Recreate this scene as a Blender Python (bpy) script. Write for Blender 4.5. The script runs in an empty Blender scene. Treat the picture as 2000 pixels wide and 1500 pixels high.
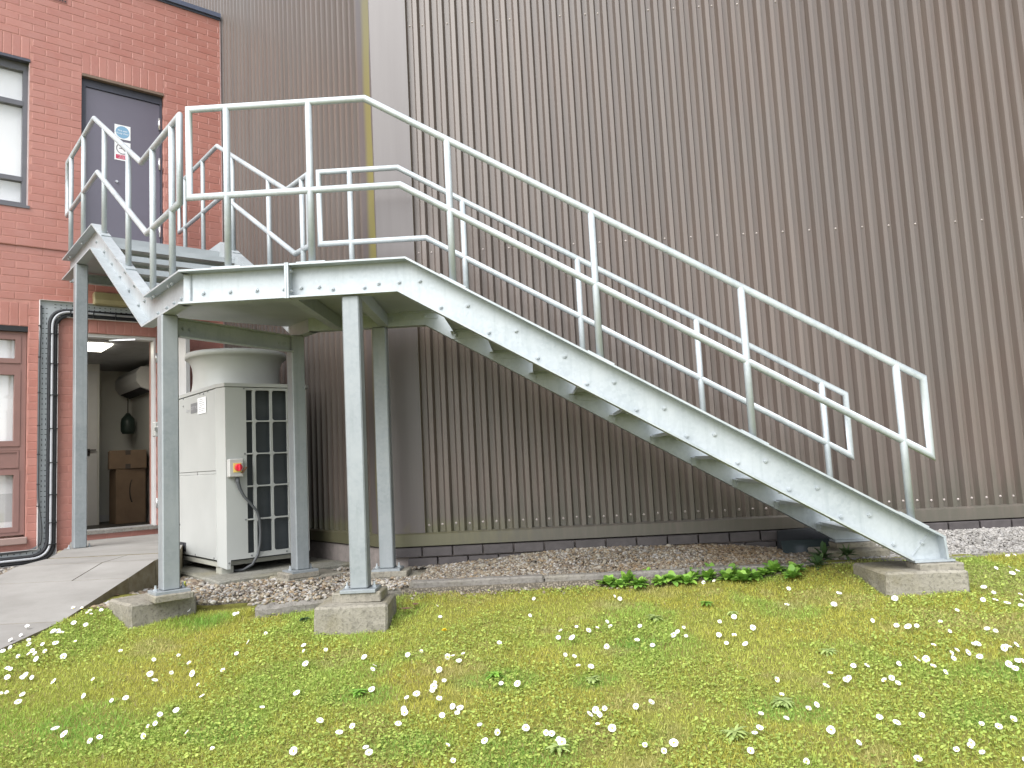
import bpy, math, random
import numpy as np
from mathutils import Vector, Matrix

random.seed(7); rng = np.random.default_rng(11)
scene = bpy.context.scene
COL = scene.collection
EYE = 1.6                                            # eye height above the lawn where the photographer stood

# ------------------------------------------------------------------ camera
def rot_axes(pitch, roll, yaw):
    fw = Vector((math.sin(yaw)*math.cos(pitch), math.cos(yaw)*math.cos(pitch), math.sin(pitch)))
    r = Vector((math.cos(yaw), -math.sin(yaw), 0)); u = r.cross(fw)
    c, s = math.cos(roll), math.sin(roll)
    return c*r - s*u, c*u + s*r, fw
R_, U_, F_ = rot_axes(0.0999764, 0.0511004, -0.0275731)
cam = bpy.data.cameras.new('camera'); camo = bpy.data.objects.new('camera', cam); COL.objects.link(camo)
M = Matrix((R_, U_, -F_)).transposed().to_4x4(); M.translation = (0, 0, EYE)
camo.matrix_world = M
cam.sensor_width = 36; cam.lens = 36*1482.98/2000; cam.clip_start = .05; cam.clip_end = 500
scene.camera = camo

# ------------------------------------------------------------------ sky, sun, exposure
SUN_EL, SUN_AZ = math.radians(46), math.radians(206)   # azimuth clockwise from +Y: light from behind and to the left of the camera
w = bpy.data.worlds.new('World'); scene.world = w; w.use_nodes = True
nt = w.node_tree; nt.nodes.clear()
o_ = nt.nodes.new('ShaderNodeOutputWorld'); bg = nt.nodes.new('ShaderNodeBackground')
sk = nt.nodes.new('ShaderNodeTexSky'); sk.sky_type = 'NISHITA'; sk.sun_disc = False
sk.sun_elevation = SUN_EL; sk.sun_rotation = SUN_AZ; sk.air_density = 1.0; sk.dust_density = 1.2; sk.ozone_density = 1.0
hs = nt.nodes.new('ShaderNodeHueSaturation'); hs.inputs['Saturation'].default_value = .30   # overcast: nearly neutral
nt.links.new(sk.outputs[0], hs.inputs['Color']); nt.links.new(hs.outputs[0], bg.inputs[0]); nt.links.new(bg.outputs[0], o_.inputs[0])
bg.inputs[1].default_value = .10
sun = bpy.data.lights.new('sun', 'SUN'); sun.energy = 1.5; sun.angle = math.radians(50); sun.color = (1, .99, .975)
suno = bpy.data.objects.new('sun', sun); COL.objects.link(suno)
sd = Vector((math.sin(SUN_AZ)*math.cos(SUN_EL), math.cos(SUN_AZ)*math.cos(SUN_EL), math.sin(SUN_EL)))
suno.rotation_euler = sd.to_track_quat('Z', 'Y').to_euler(); suno.location = (0, -5, 12)
vs = scene.view_settings
vs.view_transform = 'Standard'; vs.look = 'None'; vs.gamma = 1; vs.use_curve_mapping = False; vs.exposure = 1.80

# ------------------------------------------------------------------ frames of reference (z measured from the eye; all is lifted by EYE at the end)
XC, Y1 = -1.1463, 5.7095                              # corner of the clad building, its long wall is Y = Y1
IC = np.array([-3.38336, 8.19692, 0.])                # inner corner clad wall / brick wall
DB = np.array([0.74539, 0.66663, 0.]); NB = np.array([0.66663, -0.74539, 0.])
UZ = np.array([0, 0, 1.]); UX = np.array([1., 0, 0]); UY = np.array([0, 1., 0])
def P(s, t, z=0.): return IC + s*DB + t*NB + z*UZ     # brick-building frame: s along the wall, t out of it
def sstep(a, b, x):
    t = np.clip((np.asarray(x, float)-a)/(b-a), 0, 1); return t*t*(3-2*t)
def zlawn(X, Y):
    d = np.clip(4.95-np.asarray(Y, float), 0, 14)
    return -.80-.11*d-.012*np.minimum(d, 6)**2+.05*sstep(-2.4, -2.8, X)+.055*sstep(1.25, 1.80, X)*np.clip((np.asarray(Y, float)-2.2)/1.5, 0, 1)
def zgrav(X, Y):
    X = np.asarray(X, float); Y = np.asarray(Y, float)
    wall = sstep(4.95, 5.65, Y)
    m = -.755+.085*np.exp(-((X-.35)/.8)**2)+.04*np.exp(-((X-1.3)/.45)**2)+.085*sstep(2.1, 2.9, X)
    g = -.765*(1-wall)+m*wall
    return np.where(X < -1.25, -.775, g)

# ------------------------------------------------------------------ object helpers
def tag(o, label=None, cat=None, group=None, kind=None):
    if label: o['label'] = label
    if cat: o['category'] = cat
    if group: o['group'] = group
    if kind: o['kind'] = kind
    return o
def thing(name, loc, label, cat, group=None):
    o = bpy.data.objects.new(name, None); COL.objects.link(o); o.location = loc; o.empty_display_size = .1
    return tag(o, label, cat, group)
def wloc(o):
    v = np.zeros(3)
    while o is not None: v = v+np.array(o.location); o = o.parent
    return v
def link(name, me, parent=None, loc=None):
    o = bpy.data.objects.new(name, me); COL.objects.link(o)
    if parent is not None: o.parent = parent
    if loc is not None: o.location = loc
    return o
class MB:
    """collects faces in scene coordinates; build() links ONE mesh object"""
    def __init__(s): s.v = []; s.f = []; s.sm = []
    def add(s, vs_, fs, smooth=False):
        n = len(s.v); s.v.extend([tuple(map(float, q)) for q in vs_]); s.f.extend([[i+n for i in f] for f in fs]); s.sm.extend([smooth]*len(fs)); return s
    def box(s, c, ax, h, ch=0.):
        """box at c with axes ax and half sizes h; ch chamfers all edges"""
        c = np.asarray(c, float); a = [np.asarray(k, float) for k in ax]
        if ch <= 0:
            vs_ = [c+a[0]*h[0]*i+a[1]*h[1]*j+a[2]*h[2]*k for i in (-1, 1) for j in (-1, 1) for k in (-1, 1)]
            return s.add(vs_, [(0, 1, 3, 2), (4, 6, 7, 5), (0, 4, 5, 1), (2, 3, 7, 6), (0, 2, 6, 4), (1, 5, 7, 3)])
        vs_ = []; idx = {}
        for i in (-1, 1):
            for j in (-1, 1):
                for k in (-1, 1):
                    for m in range(3):
                        hh = [h[q]-(ch if q != m else 0) for q in range(3)]
                        idx[(i, j, k, m)] = len(vs_); vs_.append(c+a[0]*hh[0]*i+a[1]*hh[1]*j+a[2]*hh[2]*k)
        fs = []
        for m in range(3):
            p, q = [x for x in range(3) if x != m]
            for sg in (-1, 1):
                f = []
                for (x, y) in ((-1, -1), (1, -1), (1, 1), (-1, 1)):
                    t = [0, 0, 0]; t[m] = sg; t[p] = x; t[q] = y; f.append(idx[(*t, m)])
                fs.append(f)
            for x in (-1, 1):
                for y in (-1, 1):
                    f = []
                    for z, mm in ((-1, p), (1, p), (1, q), (-1, q)):
                        t = [0, 0, 0]; t[m] = z; t[p] = x; t[q] = y; f.append(idx[(*t, mm)])
                    fs.append(f)
        for i in (-1, 1):
            for j in (-1, 1):
                for k in (-1, 1): fs.append([idx[(i, j, k, m)] for m in range(3)])
        return s.add(vs_, fs)
    def abox(s, lo, hi, ch=0.):
        lo = np.asarray(lo, float); hi = np.asarray(hi, float)
        return s.box((lo+hi)/2, (UX, UY, UZ), (hi-lo)/2, ch)
    def pbox(s, s0, s1, t0, t1, z0, z1, ch=0.):
        return s.box(P((s0+s1)/2, (t0+t1)/2, (z0+z1)/2), (DB, NB, UZ), ((s1-s0)/2, (t1-t0)/2, (z1-z0)/2), ch)
    def prism(s, poly, org, e1, e2, o, d0, d1):
        org = np.asarray(org, float); n = len(poly)
        a = [org+e1*p[0]+e2*p[1]+o*d0 for p in poly]; b = [org+e1*p[0]+e2*p[1]+o*d1 for p in poly]
        return s.add(a+b, [list(range(n))[::-1], list(range(n, 2*n))]+[(i, (i+1) % n, n+(i+1) % n, n+i) for i in range(n)])
    def cyl(s, p0, p1, r, n=10, r1=None, smooth=True):
        p0 = np.asarray(p0, float); p1 = np.asarray(p1, float); d = p1-p0; d = d/np.linalg.norm(d); r1 = r if r1 is None else r1
        u = np.cross(d, UZ if abs(d[2]) < .9 else UX); u /= np.linalg.norm(u); v = np.cross(d, u)
        ring = [(math.cos(2*math.pi*i/n), math.sin(2*math.pi*i/n)) for i in range(n)]
        vs_ = [p0+r*(c*u+q*v) for c, q in ring]+[p1+r1*(c*u+q*v) for c, q in ring]
        s.add(vs_, [(i, (i+1) % n, n+(i+1) % n, n+i) for i in range(n)], smooth)
        m = len(s.v)-2*n
        s.f += [[m+i for i in range(n)][::-1], [m+n+i for i in range(n)]]; s.sm += [False, False]; return s
    def ptube(s, path, nrm, r, n=12, closed=False):
        """round tube along a path lying in the plane with normal nrm, with mitred bends"""
        pts = [np.asarray(p, float) for p in path]; m = len(pts); nrm = np.asarray(nrm, float)/np.linalg.norm(nrm); vs_ = []
        for i in range(m):
            a = pts[i]-pts[i-1] if (i > 0 or closed) else None
            b = pts[(i+1) % m]-pts[i] if (i < m-1 or closed) else None
            a = b if a is None else a; b = a if b is None else b
            a = a/np.linalg.norm(a); b = b/np.linalg.norm(b); wa = np.cross(nrm, a); wb = np.cross(nrm, b)
            wv = wa+wb; wv /= np.linalg.norm(wv); k = 1/max(.3, wv@wa)
            for q in range(n):
                th = 2*math.pi*q/n; vs_.append(pts[i]+r*(math.cos(th)*nrm+math.sin(th)*wv*k))
        # separate rings at each bend keep the mitre crisp
        fs = [(i*n+q, i*n+(q+1) % n, ((i+1) % m)*n+(q+1) % n, ((i+1) % m)*n+q) for i in range(m if closed else m-1) for q in range(n)]
        for f in fs: s.add([vs_[k] for k in f], [(0, 1, 2, 3)], True)
        if not closed:
            s.add(vs_[:n], [list(range(n))[::-1]]); s.add(vs_[-n:], [list(range(n))])
        return s
    def tube(s, path, r, n=8):
        """soft cable along any path"""
        pts = [np.asarray(p, float) for p in path]; m = len(pts); vs_ = []; u = None
        for i in range(m):
            d = pts[min(i+1, m-1)]-pts[max(i-1, 0)]; d /= np.linalg.norm(d)
            if u is None: u = np.cross(d, UZ if abs(d[2]) < .9 else UX)
            u = u-d*(u@d); u /= np.linalg.norm(u); v = np.cross(d, u)
            rr = r[i] if hasattr(r, '__len__') else r
            for q in range(n):
                th = 2*math.pi*q/n; vs_.append(pts[i]+rr*(math.cos(th)*u+math.sin(th)*v))
        s.add(vs_, [(i*n+q, i*n+(q+1) % n, (i+1)*n+(q+1) % n, (i+1)*n+q) for i in range(m-1) for q in range(n)], True)
        k = len(s.v)-m*n; s.f += [[k+i for i in range(n)][::-1], [k+(m-1)*n+i for i in range(n)]]; s.sm += [False, False]; return s
    def lathe(s, c, prof, n=48, smooth=True):
        c = np.asarray(c, float); m = len(prof)
        vs_ = [c+np.array([r*math.cos(2*math.pi*q/n), r*math.sin(2*math.pi*q/n), z]) for r, z in prof for q in range(n)]
        return s.add(vs_, [(i*n+q, i*n+(q+1) % n, (i+1)*n+(q+1) % n, (i+1)*n+q) for i in range(m-1) for q in range(n)], smooth)
    def build(s, name, mat, parent=None, kind=None, label=None, weld=False):
        base = wloc(parent) if parent is not None else np.zeros(3)
        me = bpy.data.meshes.new(name); v = np.array(s.v)-base
        me.from_pydata(v.tolist(), [], s.f); me.polygons.foreach_set('use_smooth', s.sm)
        if weld:
            import bmesh
            b = bmesh.new(); b.from_mesh(me); bmesh.ops.remove_doubles(b, verts=b.verts, dist=1e-5); bmesh.ops.recalc_face_normals(b, faces=b.faces); b.to_mesh(me); b.free()
        me.materials.append(mat); me.update()
        o = link(name, me, parent)
        if kind: o['kind'] = kind
        if label: o['label'] = label
        return o
    def build_top(s, name, mat, loc, label=None, cat=None, group=None, kind=None, weld=False):
        me_o = s.build(name, mat, None, weld=weld); loc = np.asarray(loc, float)
        me_o.data.transform(Matrix.Translation(Vector(-loc))); me_o.location = loc
        return tag(me_o, label, cat, group, kind)
def bigmesh(name, V, Fc, mat, color=None, smooth=False, nper=None):
    """numpy mesh: V n x 3, Fc m x k"""
    me = bpy.data.meshes.new(name); n, m, k = len(V), len(Fc), Fc.shape[1]
    me.vertices.add(n); me.vertices.foreach_set('co', np.ascontiguousarray(V, np.float32).ravel())
    me.loops.add(m*k); me.loops.foreach_set('vertex_index', np.ascontiguousarray(Fc, np.int32).ravel())
    me.polygons.add(m); me.polygons.foreach_set('loop_start', np.arange(0, m*k, k, dtype=np.int32))
    me.polygons.foreach_set('use_smooth', np.full(m, smooth))
    me.update(calc_edges=True)
    if color is not None:
        at = me.color_attributes.new('tint', 'FLOAT_COLOR', 'POINT')
        at.data.foreach_set('color', np.concatenate([color, np.ones((n, 1))], 1).astype(np.float32).ravel())
    me.materials.append(mat); return me

# ------------------------------------------------------------------ materials
def mat(name):
    m = bpy.data.materials.new(name); m.use_nodes = True; b = m.node_tree.nodes['Principled BSDF']; return m, m.node_tree, b
def N(nt, t, **kw):
    n = nt.nodes.new(t)
    for k, v in kw.items():
        if hasattr(n, k): setattr(n, k, v)
        else: n.inputs[k].default_value = v
    return n
def coords(nt, scale=(1, 1, 1), which='Generated', obj=False):
    tc = N(nt, 'ShaderNodeTexCoord' if which != 'Pos' else 'ShaderNodeNewGeometry'); mp = N(nt, 'ShaderNodeMapping'); mp.inputs['Scale'].default_value = scale
    nt.links.new(tc.outputs['Position' if which == 'Pos' else which], mp.inputs[0]); return mp.outputs[0]
def noise(nt, vec, scale, detail=4, rough=.55, dist=0.):
    n = N(nt, 'ShaderNodeTexNoise'); n.inputs['Scale'].default_value = scale; n.inputs['Detail'].default_value = detail; n.inputs['Roughness'].default_value = rough; n.inputs['Distortion'].default_value = dist
    nt.links.new(vec, n.inputs['Vector']); return n.outputs['Fac']
def ramp(nt, fac, stops, interp='LINEAR'):
    r = N(nt, 'ShaderNodeValToRGB'); r.color_ramp.interpolation = interp
    while len(r.color_ramp.elements) < len(stops): r.color_ramp.elements.new(.5)
    for e, (p, c) in zip(r.color_ramp.elements, stops): e.position = p; e.color = (*c, 1) if len(c) == 3 else c
    nt.links.new(fac, r.inputs[0]); return r.outputs[0]
def mix(nt, fac, a, b, mode='MIX'):
    n = N(nt, 'ShaderNodeMix'); n.data_type = 'RGBA'; n.blend_type = mode
    for sock, val in ((n.inputs[0], fac), (n.inputs[6], a), (n.inputs[7], b)):
        if isinstance(val, (int, float)): sock.default_value = val
        elif isinstance(val, tuple): sock.default_value = (*val, 1) if len(val) == 3 else val
        else: nt.links.new(val, sock)
    return n.outputs[2]
def math_(nt, op, a, b=None):
    n = N(nt, 'ShaderNodeMath'); n.operation = op
    for i, v in enumerate((a, b)):
        if v is None: continue
        if isinstance(v, (int, float)): n.inputs[i].default_value = v
        else: nt.links.new(v, n.inputs[i])
    return n.outputs[0]
def bump(nt, b, h, strength=.3, dist=.002):
    n = N(nt, 'ShaderNodeBump'); n.inputs['Strength'].default_value = strength; n.inputs['Distance'].default_value = dist
    nt.links.new(h, n.inputs['Height']); nt.links.new(n.outputs[0], b.inputs['Normal'])
def rnd(nt):
    return N(nt, 'ShaderNodeObjectInfo').outputs['Random']
def plain(name, col, rough=.5, metal=0., spec=.5, var=.12, vscale=9, bump_s=0.):
    m, nt, b = mat(name); v = coords(nt, which='Pos')
    f = noise(nt, v, vscale, 5, .6)
    lo = tuple(c*(1-var) for c in col); hi = tuple(min(1, c*(1+var)) for c in col)
    nt.links.new(ramp(nt, f, [(.3, lo), (.7, hi)]), b.inputs['Base Color'])
    b.inputs['Roughness'].default_value = rough; b.inputs['Metallic'].default_value = metal; b.inputs['Specular IOR Level'].default_value = spec
    if bump_s: bump(nt, b, noise(nt, v, vscale*25, 3), bump_s, .001)
    return m
MAT = {}
def m_galv(name='galvanised_steel', k=1.):
    m, nt, b = mat(name); v = coords(nt, which='Pos')
    vo = N(nt, 'ShaderNodeTexVoronoi'); vo.inputs['Scale'].default_value = 55; nt.links.new(v, vo.inputs['Vector'])
    sp = ramp(nt, vo.outputs['Color'], [(.2, (.300*k, .333*k, .353*k)), (.8, (.345*k, .378*k, .398*k))])
    big = noise(nt, v, 3.2, 6, .65)
    c = mix(nt, ramp(nt, big, [(.35, (0, 0, 0)), (.72, (1, 1, 1))]), sp, (.415*k, .445*k, .46*k), 'MIX')
    st = noise(nt, coords(nt, (9, 9, .8), 'Pos'), 2.5, 5, .6)
    c = mix(nt, ramp(nt, st, [(.52, (0, 0, 0)), (.75, (.55, .55, .55))]), c, (.255*k, .292*k, .302*k))
    nt.links.new(c, b.inputs['Base Color']); b.inputs['Metallic'].default_value = .25
    nt.links.new(ramp(nt, big, [(.3, (.42,)*3), (.7, (.62,)*3)]), b.inputs['Roughness'])
    bump(nt, b, noise(nt, v, 90, 4), .12, .001); return m
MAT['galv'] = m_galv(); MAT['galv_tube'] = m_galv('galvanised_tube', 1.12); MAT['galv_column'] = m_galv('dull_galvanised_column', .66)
def m_chequer():
    m, nt, b = mat('chequer_plate'); v = coords(nt, which='Pos')
    n1 = noise(nt, v, 4, 5); nt.links.new(ramp(nt, n1, [(.3, (.33, .36, .37)), (.7, (.43, .455, .465))]), b.inputs['Base Color'])
    b.inputs['Metallic'].default_value = .3; b.inputs['Roughness'].default_value = .45
    w1 = N(nt, 'ShaderNodeTexWave'); w1.inputs['Scale'].default_value = 22; w1.bands_direction = 'DIAGONAL'; nt.links.new(v, w1.inputs['Vector'])
    bump(nt, b, w1.outputs['Fac'], .12, .0015); return m
MAT['chequer'] = m_chequer()
def m_brick(attr=False):
    m, nt, b = mat('painted_brick' if not attr else 'painted_brick_far'); v = coords(nt, which='Pos')
    if attr:
        a = N(nt, 'ShaderNodeAttribute'); a.attribute_name = 'tint'; r = a.outputs['Fac']
    else: r = rnd(nt)
    base = ramp(nt, r, [(0, (.345, .130, .100)), (.5, (.368, .143, .110)), (1, (.392, .158, .123))])
    f = noise(nt, v, 6, 6, .65); g = noise(nt, v, 60, 3)
    c = mix(nt, ramp(nt, f, [(.35, (0, 0, 0)), (.75, (.35, .35, .35))]), base, (.42, .23, .20))
    c = mix(nt, ramp(nt, g, [(.55, (0, 0, 0)), (.8, (.3, .3, .3))]), c, (.31, .115, .094))
    nt.links.new(c, b.inputs['Base Color']); b.inputs['Roughness'].default_value = .42; b.inputs['Specular IOR Level'].default_value = .8
    bump(nt, b, g, .25, .002); return m
MAT['brick'] = m_brick(); MAT['brick_far'] = m_brick(True)
MAT['mortar'] = plain('painted_mortar', (.42, .20, .165), .7, var=.15, vscale=14, bump_s=.2)
def m_clad():
    m, nt, b = mat('brown_cladding'); v = coords(nt, which='Pos')
    n1 = noise(nt, coords(nt, (6, 6, .25), 'Pos'), 2.2, 6, .6); n2 = noise(nt, v, 1.1, 4)
    c = ramp(nt, n1, [(.25, (.096, .074, .063)), (.5, (.116, .091, .078)), (.8, (.140, .114, .099))])
    c = mix(nt, ramp(nt, n2, [(.4, (0, 0, 0)), (.75, (.6, .6, .6))]), c, (.112, .098, .088))
    c = mix(nt, 1., c, ramp(nt, rnd(nt), [(0, (.96, .96, .965)), (1, (1.04, 1.03, 1.02))]), 'MULTIPLY')
    n5 = noise(nt, coords(nt, (26, 26, .16), 'Pos'), 1.6, 5, .6)
    c = mix(nt, ramp(nt, n5, [(.56, (0, 0, 0)), (.72, (.45,)*3)]), c, (.155, .138, .122))
    c = mix(nt, ramp(nt, n5, [(.28, (.4,)*3), (.42, (0, 0, 0))]), c, (.060, .050, .040))
    # green-grey grime that has built up above the plinth, and run marks
    sz = N(nt, 'ShaderNodeSeparateXYZ'); nt.links.new(N(nt, 'ShaderNodeNewGeometry').outputs['Position'], sz.inputs[0])
    gr = noise(nt, coords(nt, (9, 9, 1.2), 'Pos'), 2.6, 5, .6)
    hgt = math_(nt, 'ADD', sz.outputs['Z'], math_(nt, 'MULTIPLY', gr, -.9))
    k = ramp(nt, hgt, [(.55, (.8, .8, .8)), (.95, (0, 0, 0))])
    c = mix(nt, k, c, (.072, .069, .054))
    lf = math_(nt, 'ADD', sz.outputs['X'], math_(nt, 'MULTIPLY', gr, 1.6)); zz = math_(nt, 'ADD', sz.outputs['Z'], math_(nt, 'MULTIPLY', gr, -.16))
    k2 = math_(nt, 'MULTIPLY', ramp(nt, lf, [(.1, (1, 1, 1)), (.9, (0, 0, 0))]), ramp(nt, math_(nt, 'MULTIPLY', zz, .5), [(.535, (.85,)*3), (.565, (0, 0, 0))]))
    c = mix(nt, math_(nt, 'MULTIPLY', k2, .55), c, (.120, .118, .050))
    nt.links.new(c, b.inputs['Base Color']); b.inputs['Roughness'].default_value = .40; b.inputs['Specular IOR Level'].default_value = .6
    bump(nt, b, noise(nt, v, 30, 3), .05, .001); return m
MAT['clad'] = m_clad()
def m_flash():
    m, nt, b = mat('corner_flashing_paint'); v = coords(nt, which='Pos')
    n1 = noise(nt, coords(nt, (7, 7, .3), 'Pos'), 2, 6, .6)
    c = ramp(nt, n1, [(.25, (.082, .069, .066)), (.8, (.106, .092, .089))])
    # algae run that follows the corner line, on the short face
    sp = N(nt, 'ShaderNodeSeparateXYZ'); nt.links.new(N(nt, 'ShaderNodeNewGeometry').outputs['Position'], sp.inputs[0])
    d = math_(nt, 'SUBTRACT', sp.outputs['Y'], Y1)
    wv = math_(nt, 'ADD', d, math_(nt, 'MULTIPLY', noise(nt, coords(nt, (1, 1, 1), 'Pos'), 1.4, 4), .05))
    k = ramp(nt, wv, [(.028, (0, 0, 0)), (.034, (.9, .9, .9)), (.085, (.8, .8, .8)), (.125, (0, 0, 0))])
    fade = ramp(nt, math_(nt, 'MULTIPLY', sp.outputs['Z'], .125), [(.28, (1, 1, 1)), (.62, (.75, .75, .75)), (.78, (.25, .25, .25))])
    k = mix(nt, 1., k, fade, 'MULTIPLY')
    c = mix(nt, k, c, (.185, .165, .035))
    nt.links.new(c, b.inputs['Base Color']); b.inputs['Roughness'].default_value = .4; b.inputs['Specular IOR Level'].default_value = .6; return m
MAT['flash'] = m_flash()
def m_concrete(name, a, bcol, moss=.3, mosscol=(.20, .17, .07)):
    m, nt, b = mat(name); v = coords(nt, which='Pos')
    n1 = noise(nt, v, 5, 8, .65); n2 = noise(nt, v, 55, 5, .7); n3 = noise(nt, v, 2.7, 5)
    c = ramp(nt, n1, [(.3, a), (.7, bcol)])
    c = mix(nt, ramp(nt, n2, [(.50, (0, 0, 0)), (.70, (.8,)*3)]), c, tuple(x*.45 for x in a))
    c = mix(nt, ramp(nt, noise(nt, coords(nt, (14, 14, 2), 'Pos'), 1.5, 5), [(.5, (0, 0, 0)), (.75, (.45,)*3)]), c, tuple(x*.6 for x in a))
    c = mix(nt, ramp(nt, n3, [(.5, (0, 0, 0)), (.72, (moss,)*3)]), c, mosscol)
    nt.links.new(c, b.inputs['Base Color']); b.inputs['Roughness'].default_value = .9; b.inputs['Specular IOR Level'].default_value = .2
    bump(nt, b, n2, .9, .007); return m
MAT['concrete'] = m_concrete('weathered_concrete', (.195, .18, .148), (.29, .27, .225), .5)
MAT['slab'] = m_concrete('slab_concrete', (.19, .185, .155), (.265, .26, .23), .35)
MAT['kerb'] = m_concrete('kerb_concrete', (.16, .148, .132), (.24, .225, .205), .25)
def m_path():
    m, nt, b = mat('path_concrete'); v = coords(nt, which='Pos')
    n1 = noise(nt, coords(nt, (1, 2.2, 1), 'Pos'), 2.6, 7, .6); n2 = noise(nt, v, 90, 4, .7)
    c = ramp(nt, n1, [(.25, (.190, .182, .168)), (.5, (.235, .226, .211)), (.78, (.272, .263, .247))])
    c = mix(nt, ramp(nt, n2, [(.5, (0, 0, 0)), (.75, (.35,)*3)]), c, (.19, .178, .163))
    gz = N(nt, 'ShaderNodeSeparateXYZ'); nt.links.new(N(nt, 'ShaderNodeNewGeometry').outputs['True Normal'], gz.inputs[0])
    sd_ = ramp(nt, math_(nt, 'ABSOLUTE', gz.outputs['Z']), [(.3, (1, 1, 1)), (.6, (0, 0, 0))])
    sc_ = ramp(nt, noise(nt, v, 9, 6, .65), [(.35, (.13, .105, .06)), (.55, (.19, .165, .11)), (.75, (.24, .22, .17))])      # cast edge, stained by soil
    c = mix(nt, sd_, c, sc_)
    nt.links.new(c, b.inputs['Base Color']); b.inputs['Roughness'].default_value = .88; b.inputs['Specular IOR Level'].default_value = .25
    bump(nt, b, n2, .35, .003); return m
MAT['path'] = m_path()
def m_tint(name, rough=.7, spec=.3, trans=0.):
    m, nt, b = mat(name); a = N(nt, 'ShaderNodeAttribute'); a.attribute_name = 'tint'
    nt.links.new(a.outputs['Color'], b.inputs['Base Color']); b.inputs['Roughness'].default_value = rough; b.inputs['Specular IOR Level'].default_value = spec
    if trans:
        t = N(nt, 'ShaderNodeBsdfTranslucent'); nt.links.new(a.outputs['Color'], t.inputs[0]); mx = N(nt, 'ShaderNodeMixShader'); mx.inputs[0].default_value = trans
        nt.links.new(b.outputs[0], mx.inputs[1]); nt.links.new(t.outputs[0], mx.inputs[2]); nt.links.new(mx.outputs[0], nt.nodes['Material Output'].inputs[0])
    return m
MAT['grass'] = m_tint('grass_blades', .65, .25, .45); MAT['leaf'] = m_tint('weed_leaves', .55, .4, .3); MAT['pebble'] = m_tint('pebbles', .75, .3)
MAT['petal'] = m_tint('flower', .7, .2, .25)
def m_earth():
    m, nt, b = mat('mossy_ground'); v = coords(nt, which='Pos')
    n1 = noise(nt, v, 2.2, 6, .6); n2 = noise(nt, v, 70, 5, .7)
    c = ramp(nt, n1, [(.3, (.17, .185, .045)), (.5, (.20, .195, .048)), (.7, (.19, .165, .05))])
    c = mix(nt, ramp(nt, n2, [(.4, (0, 0, 0)), (.7, (.7,)*3)]), c, (.12, .12, .034))
    nt.links.new(c, b.inputs['Base Color']); b.inputs['Roughness'].default_value = .95; b.inputs['Specular IOR Level'].default_value = .1
    bump(nt, b, n2, .8, .008); return m
MAT['earth'] = m_earth()
def m_gravel():
    m, nt, b = mat('gravel_base'); v = coords(nt, which='Pos')
    vo = N(nt, 'ShaderNodeTexVoronoi'); vo.inputs['Scale'].default_value = 75; nt.links.new(v, vo.inputs['Vector'])
    c = ramp(nt, vo.outputs['Distance'], [(.0, (.27, .235, .18)), (.6, (.07, .06, .045))]); nt.links.new(c, b.inputs['Base Color'])
    b.inputs['Roughness'].default_value = .95; bump(nt, b, vo.outputs['Distance'], .8, .006); return m
MAT['gravel'] = m_gravel()
MAT['plinth'] = plain('dark_plinth_brick', (.058, .050, .050), .6, var=.25, vscale=12, bump_s=.25)
MAT['plinth_mortar'] = plain('plinth_mortar', (.23, .20, .185), .85, var=.2, vscale=20)
MAT['cream'] = plain('cream_enamel', (.375, .387, .372), .42, var=.05, vscale=2.5)
MAT['cream_dirty'] = plain('cream_enamel_stained', (.33, .33, .285), .5, var=.12, vscale=3)
def m_coil():
    m, nt, b = mat('coil_fins'); v = coords(nt, (.3, .3, 1), 'Pos'); wv = N(nt, 'ShaderNodeTexWave'); wv.bands_direction = 'Z'; wv.inputs['Scale'].default_value = 55; nt.links.new(v, wv.inputs['Vector'])
    c = ramp(nt, wv.outputs['Fac'], [(.3, (.022, .027, .032)), (.8, (.050, .060, .068))]); c = mix(nt, ramp(nt, noise(nt, v, 5, 4), [(.45, (0, 0, 0)), (.75, (.5,)*3)]), c, (.075, .085, .09))
    nt.links.new(c, b.inputs['Base Color']); b.inputs['Roughness'].default_value = .5; return m
MAT['coil'] = m_coil()
MAT['black'] = plain('black_plastic', (.012, .013, .015), .45, var=.2)
MAT['blackpipe'] = plain('black_foam_pipe', (.020, .021, .024), .7, var=.3, vscale=20)
MAT['greycable'] = plain('grey_cable', (.36, .37, .39), .5, var=.08)
MAT['darkcable'] = plain('dark_grey_cable', (.075, .080, .085), .5, var=.1)
MAT['tray'] = plain('tray_zinc', (.43, .46, .48), .45, metal=.3, var=.08, vscale=12)
MAT['trayedge'] = plain('tray_edge', (.60, .58, .57), .5, var=.08)
MAT['hole'] = plain('dark_slot', (.03, .03, .035), .8, var=.1)
MAT['doorgrey'] = plain('purple_grey_door_paint', (.118, .106, .140), .3, var=.06, vscale=2, spec=.9)
MAT['framegrey'] = plain('slate_frame', (.060, .062, .085), .4, var=.06)
MAT['winframe'] = plain('grey_window_frame', (.115, .115, .130), .4, var=.06)
MAT['pinkframe'] = plain('brown_pink_frame', (.225, .125, .110), .5, var=.08, vscale=5)
MAT['sillstone'] = plain('pink_sill', (.30, .21, .185), .6, var=.1)
MAT['white'] = plain('white_upvc', (.60, .60, .60), .4, var=.03)
MAT['whitewall'] = plain('white_emulsion', (.62, .62, .58), .8, var=.04, vscale=2)
MAT['blind'] = plain('white_blind', (.93, .93, .94), .8, var=.05, vscale=1.3)
MAT['beige'] = plain('beige_housing', (.33, .28, .15), .5, var=.12)
MAT['card'] = plain('cardboard', (.20, .135, .088), .8, var=.12, vscale=6)
MAT['tape'] = plain('brown_tape', (.055, .040, .030), .35, var=.1)
MAT['inkdark'] = plain('dark_print', (.03, .025, .022), .7, var=.05)
MAT['green_dark'] = plain('dark_green_case', (.030, .050, .042), .4, var=.2)
MAT['steel'] = plain('stainless', (.62, .62, .62), .3, metal=.8, var=.05)
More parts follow.
